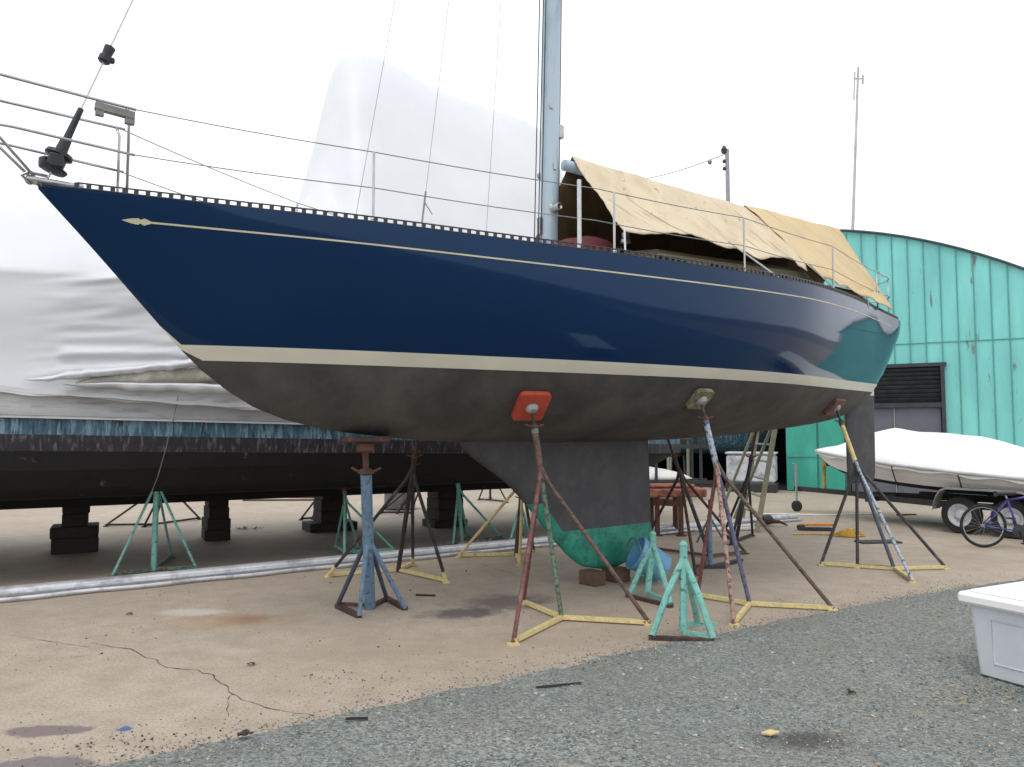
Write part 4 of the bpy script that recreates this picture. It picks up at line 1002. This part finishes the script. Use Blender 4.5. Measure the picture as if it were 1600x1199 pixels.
# right hand roller door : louvred top, grey leaves
w3 = DR[1]-DR[0]; ca = (FPt(DR[0], 0, .06)+FPt(DR[1], 0, .06))/2; fa = math.atan2(FE.y, FE.x)
g = MB(); 
for t_ in (DR[0]+.04, DR[1]-.04): g.box(FPt(t_, 1.66, .0), (.09, .16, 3.3), fa)
g.box(ca+up*3.30-FG*.05, (w3+.1, .17, .09), fa); g.box(ca+up*2.28-FG*.05, (w3-.17, .14, .12), fa); fr = g.build('door_frame', M['louvre'], shed)
g = MB()
for i in range(8): 
    z = 2.40+i*.11; Mx = Matrix.Translation(ca+up*z) @ Matrix.Rotation(fa, 4, 'Z') @ Matrix.Rotation(R(35), 4, 'X'); g.box(None, (w3-.18, .015, .13), M=Mx)
g.box(ca+up*2.8+FG*.09, (w3-.18, .01, .95), fa); g.build('louvre', M['louvre'], fr)
for i in range(2):
    g = MB(); tc_ = DR[0]+.09+(w3-.18)*(.25+.5*i); g.box(FPt(tc_, 1.12, .07), ((w3-.18)/2-.025, .05, 2.2), fa, bev=.008); g.build('door_leaf', M['doorgrey'], shed)
g = MB(); g.box(FPt((DR[0]+DR[1])/2, 1.12, .05), (.022, .05, 2.2), fa); g.build('door_post', M['galv'], shed)
# bay interior
g = MB(); g.add([FPt(BAY[0]-.2, .004, .13), FPt(BAY[1]+.2, .004, .13), FPt(BAY[1]+.2, .004, 9), FPt(BAY[0]-.2, .004, 9)], [(0, 1, 2, 3)], 0)
g.add([FPt(BAY[0]-.2, 0, 9), FPt(BAY[1]+.2, 0, 9), FPt(BAY[1]+.2, 3.6, 9), FPt(BAY[0]-.2, 3.6, 9)], [(0, 1, 2, 3)], 0)
g.add([FPt(BAY[0]-.2, 3.6, .13), FPt(BAY[1]+.2, 3.6, .13), FPt(BAY[1]+.2, 3.6, 9), FPt(BAY[0]-.2, 3.6, 9)], [(0, 1, 2, 3)], 0)
for tt in (BAY[0]-.2, BAY[1]+.2): g.add([FPt(tt, 0, .13), FPt(tt, 3.6, .13), FPt(tt, 3.6, 9), FPt(tt, 0, 9)], [(0, 1, 2, 3)], 0)
g.build('bay_lining', M['void'], shed)
# antenna on the roof
a0 = FPt(1.55, zarc(1.55)+.06, .6); a1 = at(1341, 105, a0.y)
root = thing('antenna', 'tall thin pale antenna rising from the teal shed roof', 'antenna', a0)
g = MB(); g.tube([a0, lerp(a0, a1, .35), a1], [.045, .04, .03], 8); g.build('pole', M['antenna'], root)
g = MB(); g.tube([lerp(a0, a1, .80)+Vector((-.09, 0, 0)), lerp(a0, a1, .97)+Vector((-.09, 0, 0))], .02, 6); g.bar(lerp(a0, a1, .93)-Vector((.1, 0, 0)), lerp(a0, a1, .93)+Vector((.16, 0, 0)), .03, .03); g.tube([lerp(a0, a1, .9)+Vector((.14, 0, 0)), lerp(a0, a1, .95)+Vector((.14, 0, 0))], .03, 6); g.build('aerial', M['antenna'], root)
# lamp pole with cable far behind
pb = Vector((8.55, 30.5, 0)); ptp = at(1136, 234, 30.5)
pb.x = ptp.x+.0
root = thing('utility_pole', 'slim grey pole with fittings rising behind the canvas cover', 'pole', pb)
g = MB(); g.tube([pb, ptp], [.12, .08], 10); g.build('pole', M['utility'], root)
g = MB(); g.lathe(ptp+Vector((-.12, 0, -.15)), (0, 0, 1), [(.1, 0), (.13, .15), (.05, .3)], 12); g.build('lamp_head', M['darkmetal'], root)
for dz in (-.55, -.85):
    g = MB(); g.lathe(ptp+Vector((-.12, 0, dz)), (0, 0, 1), [(.05, 0), (.08, .06), (.04, .14)], 10); g.build('insulator', M['darkmetal'], root)
g = MB(); w0 = ptp+Vector((-.1, 0, -.2)); w1 = at(945, 283, 44); g.tube([lerp(w0, w1, k/16)-Vector((0, 0, .35*math.sin(math.pi*k/16))) for k in range(17)], .018, 5)
g.lathe(lerp(w0, w1, .09)-Vector((0, 0, .28)), (0, 0, 1), [(.06, 0), (.1, .1), (.05, .2)], 8); g.build('cable', M['wire'], root)
g = MB(); g.tube([Vector((w1.x, w1.y, 0)), w1+up*.1], [.14, .09], 8); g.build('far_pole', M['utility'], root)
# white locker wall and things at the bay mouth
c = FPt(-1.0, 0, -.7); root = thing('storage_tank', 'scuffed white tank on a low frame beside the teal sliding door', 'tank', c)
g = MB(); g.box(c+up*.62, (1.25, .8, .75), fa+.1, bev=.06); g.build('body', mat('scuffed_white', (.52, .55, .60), .6, .2, 4, .2, 20, second=(.28, .29, .31), amt=.35, sscale=3.5), root)
g = MB(); g.box(c+up*1.03, (1.3, .85, .06), fa+.1, bev=.02); g.build('lid', M['oldwhite'], root)
g = MB(); g.box(c+up*.12, (1.3, .85, .24), fa+.1, bev=.02); g.build('frame', M['darkmetal'], root)
c = gr(1046, 782); root = thing('dinghy_rack', 'dark steel rack carrying the upturned white dinghy', 'rack', c)
g = MB()
for dx in (-1.3, -.3, .75):
    for dy in (0, .9): g.tube([c+Vector((dx, dy, 0)), c+Vector((dx, dy, 1.45))], .035, 6)
for z in (.42, 1.25):
    for dy in (0, .9): g.bar(c+Vector((-1.5, dy, z)), c+Vector((1.1, dy, z)), .07, .08)
    for dx in (-1.3, -.3, .75): g.bar(c+Vector((dx, -.05, z)), c+Vector((dx, .95, z)), .06, .05)
g.build('frame', M['darkmetal'], root)
g = MB(); rows = []
for i in range(17):
    q = i/16; hw = .52*(1-q**3)+.01; hh = .34*(1-q**2.5)**.8+.01
    rows.append([c+Vector((-1.6+2.25*q, .45+hw*math.cos(a), .475+hh*math.sin(a))) for a in [math.pi*k/10 for k in range(11)]])
g.grid(rows); dg = g.build('upturned_dinghy', M['whitevinyl'], smooth=True); tag(dg, 'upturned white dinghy hull resting on the dark rack', 'dinghy'); tk = dg.modifiers.new('t', 'SOLIDIFY'); tk.thickness = .03
g = MB(); c2 = FPt(-3.5, 0, .9); g.box(c2+up*1.55, (1.0, .5, .35), fa, bev=.08); g.tube([c2+Vector((-.3, 0, 0)), c2+Vector((-.3, 0, 1.4))], .05, 8); g.tube([c2+Vector((.3, 0, 0)), c2+Vector((.3, 0, 1.4))], .05, 8); g.box(c2+up*.05, (1.1, .6, .1), fa, bev=.02)
tag(g.build('machine_stand', M['khaki']), 'khaki machine housing on two legs inside the dark shed bay', 'machine')
# ladder
la, lb = gr(1183, 832), gr(1158, 818); lt = Vector((.42, .12, 1.95))
root = thing('stepladder', 'weathered wooden stepladder leaning open behind the yacht', 'ladder', (la+lb)/2)
for f in (la, lb):
    g = MB(); g.bar(f, f+lt, .035, .075, up=Vector((1, 0, 0))); g.build('rail', M['khaki'], root)
for k in range(1, 7):
    g = MB(); q = k/7; g.bar(la+lt*q, lb+lt*q, .09, .022); g.build('step', M['galv'] if k in (5, 6) else M['khaki'], root)
for f in (la, lb):
    g = MB(); g.bar(f+Vector((-.12, 1.0, 0)), f+lt*.98, .03, .045, up=Vector((1, 0, 0))); g.build('rear_leg', M['khaki'], root)
# rusty workbench
c = gr(1052, 838); root = thing('workbench', 'rusty pink topped steel workbench behind the keel', 'bench', c)
g = MB(); g.box(c+Vector((.05, .2, .66)), (.92, .5, .13), .08, bev=.02); g.box(c+Vector((.0, .2, .76)), (.7, .36, .05), .12, bev=.02); g.build('top', M['pinkrust'], root)
for dx, dy in ((-.24, .02), (.12, .0), (-.26, .4), (.12, .4)):
    g = MB(); g.box(c+Vector((dx, dy, .30)), (.065, .065, .60), .08); g.box(c+Vector((dx, dy, .01)), (.14, .1, .02), .08); g.build('leg', M['rust'], root)
g = MB(); g.tube([c+Vector((-.7, .1, .62)), c+Vector((-.4, .1, .64))], .02, 6); g.bar(c+Vector((-.3, 0, .52)), c+Vector((.2, 0, .50)), .05, .1); g.build('brace', M['rust'], root)
# small outboard / motor lump and loose things on the ground
c = gr(1200, 822); root = thing('motor_part', 'small dark engine part lying on the concrete near the ladder foot', 'machine part', c)
g = MB(); g.lathe(c+Vector((-.12, 0, .09)), Vector((1, .2, .1)), [(.05, 0), (.085, .03), (.085, .16), (.06, .2)], 12); g.build('body', M['darkmetal'], root)
g = MB(); g.tube([c+Vector((.05, 0, .09)), c+Vector((.2, -.05, .07)), c+Vector((.3, -.1, .02))], [.04, .025, .012], 8); g.build('shaft', M['rust'], root)
g = MB(); c = gr(1325, 838)
for k in range(5):
    g.tube([c+Vector(((.25-.03*k)*math.cos(a)*(1+.15*math.sin(3*a+k)), (.16-.015*k)*math.sin(a+.3*k)+.03*math.sin(5*a), .02+.018*k)) for a in [2*math.pi*i/24 for i in range(24)]], .012, 5, closed=True)
g.tube([c+Vector((-.2, .02, .02)), c+Vector((-.5, .15, .015)), c+Vector((-.8, .1, .015))], .012, 5)
tag(g.build('rope_pile', M['yellowrope']), 'loose pile of yellow rope on the concrete left of the bicycle', 'rope')
g = MB(); c = gr(1372, 848); g.box(c+up*.012, (.6, .25, .022), .1, bev=.004); tag(g.build('dark_board', M['darkmetal']), 'thin dark board lying flat beside the yellow rope', 'board')
g = MB(); a = gr(1250, 822); g.bar(a+up*.02, a+Vector((.62, .02, .02)), .05, .03); tag(g.build('orange_stick', M['brightorange']), 'short orange stick on the ground near the yellow rope', 'stick')
g = MB(); a = gr(1248, 829); g.bar(a+up*.03, a+Vector((.5, -.08, .03)), .1, .05); g.box(a+Vector((.05, .03, .05)), (.12, .1, .08), .3, bev=.02); tag(g.build('dark_tool', M['darkmetal']), 'dark tool lying just in front of the orange stick', 'tool')
g = MB(); a = gr(1180, 805); g.tube([a+Vector((.3*k, .12*math.sin(k*1.1), .012)) for k in range(9)], .014, 5); tag(g.build('white_hose', M['whitevinyl']), 'thin white hose snaking over the concrete behind the ladder', 'hose')
g = MB(); a = gr(1402, 806); g.bar(a+up*.015, a+Vector((.4, .1, .015)), .05, .025); tag(g.build('plank', M['timber2']), 'small brown plank under the covered motorboat', 'plank')

# ================================================================== COVERED MOTORBOAT ON TRAILER
BO = Vector((6.05, 15.3, 0)); BV = Vector((.6, -.8, 0)); BN = Vector((-.8, -.6, 0))
def BP(t, b_, z): return Vector((BO.x, BO.y, z))+BV*t+BN*b_
mroot = thing('motorboat', 'white motorboat under a white cover on a trailer at the right', 'motorboat', BP(3, 0, .3))
def mbw(t): return sinterp(t, [0, .5, 1.2, 2.2, 3.5, 6.2], [.03, .42, .78, 1.02, 1.1, 1.06])
def mz(t): return sinterp(t, [0, 1, 1.8, 4, 6.2], [1.24, 1.16, 1.08, .92, .88])
def mk(t): return sinterp(t, [0, .5, 1.2, 2.5, 6.2], [1.18, .84, .68, .57, .52])
MT = [0, .1, .25, .45, .7, 1, 1.4, 1.9, 2.5, 3.1, 3.8, 4.6, 5.4, 6.2]
g = MB()
for sd_ in (1, -1):
    rows = [[BP(t, 0, mk(t)), BP(t, sd_*mbw(t)*.55, mk(t)+.06), BP(t, sd_*mbw(t)*.86, lerp(mk(t), mz(t), .32)), BP(t, sd_*mbw(t)*.94, lerp(mk(t), mz(t), .6)), BP(t, sd_*mbw(t), mz(t))] for t in MT]
    cols = list(map(list, zip(*rows)))
    g.grid(cols[:3], mi=1, flip=(sd_ > 0)); g.grid(cols[2:], mi=0, flip=(sd_ > 0))  # black lower rows: the shadow below the boat painted as hull colour
tr_ = [BP(6.2, sd_*q, z) for sd_, q, z in ((1, 0, mk(6.2)), (1, .9, .7), (1, 1.05, .98), (-1, 1.05, .98), (-1, .9, .7))]; g.add(tr_, [(0, 1, 2, 3, 4)])
weld(g); g.build('hull', [M['whitehull'], M['blackhull']], mroot)
g = MB()
for sd_ in (1, -1): g.tube([BP(t, sd_*(mbw(t)+.012), mz(t)-.02) for t in MT], .03, 6)
g.build('rub_rail', M['oldwhite'], mroot, smooth=True)
g = MB(); rows = []; NM = 60
for i in range(NM+1):
    t = lerp(.02, 6.25, i/NM); b_ = mbw(t)+.03; row = []; top = interp(t, [0, .5, 1.1, 1.6, 2.0, 2.6, 3.0, 3.6, 4.4, 5.4, 6.25], [.03, .16, .42, .58, .55, .57, .55, .42, .32, .30, .28])
    for k in range(-14, 15):
        v = k/14; h_ = top*(1-abs(v)**1.5)
        fo = .018*noise.noise(Vector((t*2, v*3, 4)))+.02*noise.noise(Vector((t*1.1+v*2, v, 9)))
        row.append(BP(t, b_*v, mz(t)-.015+h_+fo-(.06 if abs(k) == 14 else 0)+(0 if abs(k) < 14 else .02*math.sin(t*9))))
    rows.append(row)
g.grid(rows); cv = g.build('boat_cover', M['whitevinyl'], None, smooth=True, thick=.012); tag(cv, 'white fitted cover stretched over the motorboat on the trailer', 'boat cover')
for t in (2.0, 3.1):
    g = MB(); g.tube([BP(t, mbw(t)+.03, mz(t)-.05), BP(t+.03, mbw(t)*.97+.03, mz(t)-.24), BP(t+.05, mbw(t)*.93, mk(t)+.08)], .012, 5); g.build('strap', M['rubber'], cv)
troot = thing('boat_trailer', 'dark boat trailer with twin wheels under the covered motorboat', 'trailer', BP(3.5, 0, 0))
g = MB()
for sd_ in (1, -1): g.bar(BP(1.0, sd_*.25, .42), BP(2.6, sd_*.72, .42), .07, .1); g.bar(BP(2.6, sd_*.72, .42), BP(6.1, sd_*.72, .42), .07, .1)
g.bar(BP(-.5, 0, .46), BP(1.2, 0, .42), .09, .09)
for t in (1.4, 2.6, 3.6, 4.4, 5.6): g.bar(BP(t, -.74, .40), BP(t, .74, .40), .07, .08)
g.build('frame', M['darkmetal'], troot)
for sd_ in (1, -1):
    g = MB(); g.bar(BP(2.2, sd_*.45, .55), BP(6.0, sd_*.45, .53), .1, .06); g.build('bunk', M['timber'], troot)
g = MB(); g.tube([BP(.15, 0, .45), BP(.15, 0, 1.0), BP(.3, 0, 1.12)], .035, 8); g.box(BP(.2, 0, 1.0), (.12, .12, .14), .3); g.build('winch_post', mat('winch_yellow', (.50, .33, .05), .6, .2, 9, second=RUST, amt=.3), troot)
g = MB(); g.tube([BP(-.42, .08, .95), BP(-.42, .08, .12)], .025, 8); g.tube([BP(-.42, .08, .95), BP(-.42, .2, .97)], .012, 6); jw = g.build('jockey_stand', M['galv'], troot)
g = MB(); cw = BP(-.42, .08, .11); g.lathe(cw-BN*.03, BN, [(.07, 0), (.11, .01), (.11, .05), (.07, .06)], 20); g.build('jockey_wheel', M['rubber'], jw)
def wheel(c, ax, r_, wd, parent, rim):
    g = MB(); g.lathe(c-ax*wd/2, ax, [(r_*.62, 0), (r_*.93, .0), (r_, wd*.2), (r_, wd*.8), (r_*.93, wd), (r_*.62, wd), (r_*.60, wd*.7), (r_*.60, wd*.3)], 32); t_ = g.build('wheel', M['rubber'], parent, smooth=False)
    g = MB(); g.lathe(c-ax*wd*.3, ax, [(r_*.2, 0), (r_*.63, 0), (r_*.63, wd*.75), (r_*.52, wd*.72), (r_*.36, wd*.5), (r_*.2, wd*.62), (r_*.18, wd*.85), (.01, wd*.86)], 28)
    for k in range(5):
        a = 2*math.pi*k/5; x = ax.orthogonal().normalized(); y = ax.cross(x); g.lathe(c+(x*math.cos(a)+y*math.sin(a))*r_*.28+ax*wd*.3, ax, [(.012, 0), (.012, .02)], 6)
    g.build('rim', rim, t_)
for t in (3.08, 3.80):
    for sd_ in (1, -1):
        wheel(BP(t, sd_*.98, .29), BN*sd_, .29, .19, troot, M['rimwhite'])
for sd_ in (1, -1):
    g = MB(); rows = []
    for i in range(17):
        a = math.pi*(1-i/16); t = 3.44+.74*math.cos(a); z = .36+.36*min(1, math.sin(a)*1.6)
        rows.append([BP(t, sd_*.88, z), BP(t, sd_*1.13, z), BP(t, sd_*1.14, z-.03)])
    g.grid(rows); g.build('fender', M['rock'], troot, thick=.006)
# ------------------------------------------------------------------ bicycle
wc = at(1536, 815, 10.75); wr_ = .30; wc.z = wr_
bd = Vector((.97, -.18, 0)).normalized(); bn = Vector((bd.y, -bd.x, 0))
root = thing('bicycle', 'violet blue bicycle standing at the right edge before the trailer', 'bicycle', Vector((wc.x, wc.y, 0))+bd*.5)
fwc = wc+bd*1.06; lean = bn*0
def bwheel(c):
    g = MB(); x, y = bd, up; g.tube([c+(x*math.cos(a)+y*math.sin(a))*(wr_-.02) for a in [2*math.pi*i/40 for i in range(40)]], .019, 8, closed=True); w_ = g.build('wheel', M['rubber'], root, smooth=True)
    g = MB(); g.tube([c+(x*math.cos(a)+y*math.sin(a))*(wr_-.045) for a in [2*math.pi*i/40 for i in range(40)]], .009, 6, closed=True); g.build('rim', M['galv'], w_)
    g = MB()
    for i in range(18):
        a = 2*math.pi*i/18; g.tube([c+bn*.02*(1 if i % 2 else -1)+(x*math.cos(a+.5)+y*math.sin(a+.5))*.02, c+(x*math.cos(a)+y*math.sin(a))*(wr_-.045)], .0016, 3)
    g.lathe(c-bn*.04, bn, [(.02, 0), (.02, .08)], 8); g.build('spokes', M['galv'], w_)
bwheel(wc); bwheel(fwc)
bb = wc+bd*.44+up*-.06; stp = bb+up*.44-bd*.13; hd = fwc-bd*.16+up*.46; hdl = fwc-bd*.11+up*.34
g = MB()
for a, b_, r_ in ((bb, stp, .015), (stp-up*.02, hd, .015), (bb, hdl, .018), (hd, hdl, .018)): g.tube([a, b_], r_, 8)
for sd_ in (1, -1):
    g.tube([bb+bn*.03*sd_, wc+bn*.06*sd_], .009, 6); g.tube([stp-up*.03+bn*.02*sd_, wc+bn*.06*sd_], .008, 6); g.tube([hdl+bn*.03*sd_, fwc+bn*.05*sd_], .011, 6)
fr = g.build('frame', M['purple'], root, smooth=True)
g = MB(); g.tube([stp, stp+up*.05-bd*.015], .012, 8); sp_ = g.build('seat_post', M['steel'], root)
g = MB(); c = stp+up*.07-bd*.02; rows = []
for i in range(9):
    q = i/8; hw = .075*(1-q)**.6+.018; rows.append([c-bd*(.12-.26*q)+bn*hw*math.cos(a)+up*.03*math.sin(a) for a in [2*math.pi*k/10 for k in range(10)]])
g.grid(rows, close=True); g.f.append(tuple(range(10))); g.m.append(0); g.build('saddle', M['blackpl'], root, smooth=True)
g = MB(); g.tube([hd, hd+up*.1-bd*.02, hd+up*.13+bd*.06], .012, 8); hh = hd+up*.13+bd*.06; g.tube([hh-bn*.28-bd*.06, hh-bn*.12, hh+bn*.12, hh+bn*.28-bd*.06], .011, 8); g.build('handlebar', M['darkmetal'], root)
g = MB(); g.lathe(bb+bn*.03, bn, [(.02, 0), (.09, .002), (.09, .008), (.02, .01)], 20); g.bar(bb+bn*.06, bb+bn*.06+Vector((.05, 0, -.16)), .02, .012); g.bar(bb-bn*.06, bb-bn*.06+Vector((-.05, 0, .16)), .02, .012)
g.box(bb+bn*.11+Vector((.05, 0, -.16)), (.09, .08, .02), 0); g.box(bb-bn*.11+Vector((-.05, 0, .16)), (.09, .08, .02), 0); g.build('crankset', M['darkmetal'], root)
g = MB(); g.tube([wc+bn*.035+up*.035, bb+bn*.035+up*.09], .004, 4); g.tube([wc+bn*.035-up*.035, bb+bn*.035-up*.09], .004, 4); g.build('chain', M['darkmetal'], root)
# ------------------------------------------------------------------ white dock box
bx0 = gr(1530, 1060); dx = Vector((.46, -.89, 0)).normalized(); dn = Vector((.89, .46, 0)).normalized()
LB, WB, HB = 1.1, .58, .50
root = thing('dock_box', 'pale grey plastic dock box with overhanging white lid on the gravel', 'box', bx0+dx*LB/2+dn*WB/2)
g = MB(); tp_ = .035
def BQ(a, b_, z, o=0):
    k = tp_*(z/HB); return bx0+dx*(a*LB+(2*a-1)*(k+o))+dn*(b_*WB+(2*b_-1)*(k+o))+up*z
ringz = [(.025, -.012), (.035, 0), (.10, 0), (HB-.07, 0), (HB-.02, 0)]
rows = []
for z, o in ringz:
    r_ = []
    for (a, b_) in ((0, 0), (1, 0), (1, 1), (0, 1)):
        c = BQ(a, b_, z, o); nx = (dx*(2*a-1), dn*(2*b_-1)); rr_ = .03
        for k in range(5):
            an = math.pi/2*k/4
            if (a+b_) % 2 == 0: v = nx[0]*math.sin(math.pi/2-an)+nx[1]*math.sin(an)
            else: v = nx[0]*math.sin(an)+nx[1]*math.sin(math.pi/2-an)
            if (a, b_) in ((0, 0), (1, 1)): v = nx[0]*math.cos(an)+nx[1]*math.sin(an)
            else: v = nx[1]*math.cos(an)+nx[0]*math.sin(an)
            r_.append(c-(nx[0]+nx[1])*rr_+v*rr_)
    rows.append(r_)
g.grid(rows, close=True); g.f.append(tuple(range(20))); g.m.append(0)
bd_ = g.build('body', M['boxwhite'], root)
# moulded panel outlines on the visible sides
g = MB()
def frame(a0, a1, z0, z1, face):
    def P_(a, z):
        k = tp_*(z/HB)
        if face == 0: return bx0+dx*(a*LB)+dn*(-k-.001)+up*z
        return bx0-dx*(k+.001)+dn*(a*WB)+up*z
    q = [P_(a0, z0), P_(a1, z0), P_(a1, z1), P_(a0, z1)]
    g.tube(q, .006, 6, closed=True)
frame(.10, .92, .12, HB-.10, 0); frame(.14, .86, .12, HB-.10, 1); g.build('moulding', M['boxwhite'], bd_, smooth=True)
g = MB(); cl = bx0+dx*LB/2+dn*WB/2+up*(HB+.015); la_ = math.atan2(dx.y, dx.x); g.box(cl, (LB+.17, WB+.16, .075), la_, bev=.018)
g.box(cl+up*.044, (LB+.06, WB+.05, .022), la_, bev=.01); g.build('lid', M['boxlid'], root)
g = MB(); g.box(bx0+dx*LB/2+dn*WB/2+up*.018, (LB-.04, WB-.04, .02), la_); g.build('base', M['darkmetal'], root)
# ------------------------------------------------------------------ litter on the gravel
def leafpile(label, px, py, n, s, m_):
    g = MB(); c = gr(px, py)
    for i in range(n):
        p = c+Vector((random.gauss(0, s), random.gauss(0, s*.7), 0)); p.z = gravel_z(p)+.006; a = random.random()*6; l = random.uniform(.006, .017)
        d = Vector((math.cos(a), math.sin(a), random.uniform(-.2, .3)))*l; e = Vector((-math.sin(a), math.cos(a), random.uniform(-.2, .3)))*l*.4
        g.add([p-d, p-e, p+d+up*.006, p+e+up*.004], [(0, 1, 2, 3)])
    tag(g.build('dry_leaves', m_), label, 'dead leaves', kind='stuff')
leafpile('dry brown leaf litter on the gravel below the dock box', 1535, 1095, 160, .22, M['leaf'])
leafpile('dry leaf litter along the gravel edge at the right', 1555, 915, 120, .45, M['leaf'])
leafpile('few pale leaf crumbs on the gravel at the bottom right', 1430, 1165, 70, .3, M['leaf'])
g = MB(); c = gr(1204, 1160); c.z = gravel_z(c)+.012; g.add([c+Vector(v) for v in ((-.045, .012, 0), (-.01, -.022, .004), (.04, -.012, .012), (.05, .01, .008), (0, .02, .014))], [(0, 1, 2, 3, 4)])
tag(g.build('wood_chip', mat('pale_wood', (.62, .47, .22), .7, .2, 30), thick=.008), 'pale yellow wood chip lying on the gravel beside a dark stain', 'wood chip')
g = MB(); a = gr(838, 1079); b_ = gr(908, 1073); a.z = gravel_z(a)+.008; b_.z = gravel_z(b_)+.008; g.bar(a, lerp(a, b_, .55), .022, .01); g.bar(lerp(a, b_, .5)+up*.004, b_+up*.004, .010, .008)
tag(g.build('metal_sliver', M['darkmetal']), 'thin dark metal sliver on the gravel, middle foreground', 'scrap')
g = MB(); a = gr(540, 1132); b_ = gr(575, 1131); a.z = b_.z = .03; g.bar(a, b_, .015, .01); tag(g.build('twig', M['timber']), 'short dark twig on the gravel at lower left', 'twig')
g = MB(); a = gr(650, 931); g.bar(a+up*.008, gr(680, 932)+up*.008, .03, .012); tag(g.build('wood_sliver', M['timber']), 'short dark wood sliver on the concrete right of the blue post stand', 'scrap')
for px, py, lab in ((202, 961, 'dark crumpled leaf on the concrete left of the rust stain'), (392, 1040, 'tiny dark leaf on the concrete below the rust stain')):
    g = MB(); c = gr(px, py)
    for k in range(4): g.add([c+Vector((.03*math.cos(k*1.7+a), .03*math.sin(k*1.7+a), .004+.012*(a > 1)))*1 for a in (0, 1.2, 2.4)], [(0, 1, 2)])
    tag(g.build('dead_leaf', M['darkbit']), lab, 'leaf')

# dark clods and clumps
for lab, px, py, rad in (('small dark clod on the gravel right of centre', 1330, 1092, .022), ('flattened dark clod at the gravel edge, lower left', 385, 1156, .04)):
    g = MB(); c = gr(px, py); c.z = gravel_z(c)+.008
    for i in range(14): stone(c+Vector((random.gauss(0, rad*.5), random.gauss(0, rad*.3), random.random()*.01)), random.uniform(.3, .55)*rad, 0)
    tag(g.build('earth_clod', M['darkbit']), lab, 'clod')
g = MB(); c = gr(388, 828)
for i in range(60):
    p = c+Vector((random.gauss(0, .14), random.gauss(0, .07), .01)); a = random.random()*6; l = random.uniform(.02, .06)
    d = Vector((math.cos(a), math.sin(a), random.uniform(.1, .9)))*l; e = Vector((-math.sin(a), math.cos(a), 0))*l*.3; g.add([p, p+d*.5+e, p+d, p+d*.5-e], [(0, 1, 2, 3)])
tag(g.build('weed_clump', mat('weed', (.06, .07, .035), .8, .4, 20)), 'dark weedy clump on the concrete between two timber piers', 'weeds', kind='stuff')
c = gr(625, 796); root = thing('grey_crate', 'weathered grey crate beyond the black bottomed boat', 'crate', c)
g = MB(); g.box(c+up*.22, (.62, .5, .40), .1, bev=.02); g.build('body', M['rock'], root)
g = MB(); g.box(c+up*.44, (.66, .54, .04), .1, bev=.01); g.build('lid', M['oldwhite'], root)
for lab, a, l_, an in (('thin plank beyond the black boat, nearer the narrow pier', (380, 783), 1.6, .05), ('thin plank beyond the black boat, lying slightly behind the other', (440, 778), 1.1, -.12)):
    g = MB(); a = gr(*a); g.bar(a+up*.02, a+Vector((l_*math.cos(an), l_*math.sin(an), .02)), .12, .035); tag(g.build('plank', M['timber2']), lab, 'plank')
# more inside the shed bay
c = FPt(-4.6, 0, 2.2); root = thing('work_boat', 'dark hull standing on trestles deep in the shed bay', 'boat', c)
g = MB(); rows = []
for i in range(13):
    q = i/12; hw = .9*(1-(2*q-1)**4)+.02
    rows.append([c+FE*(3.6*q)+FG*(hw*f)+up*z for f, z in ((-1, 1.75), (-.9, 1.3), (-.5, 1.0), (0, .9), (.5, 1.0), (.9, 1.3), (1, 1.75))])
g.grid(rows); g.build('hull', M['streakblue'], root, smooth=True)
for dx_ in (.7, 2.7): g = MB(); g.bar(c+FE*dx_-FG*.8+up*.88, c+FE*dx_+FG*.8+up*.88, .1, .1); [g.tube([c+FE*dx_+FG*b_+up*.86, c+FE*dx_+FG*b_*1.2], .04, 6) for b_ in (-.7, .7)]; g.build('trestle', M['galv'], root)
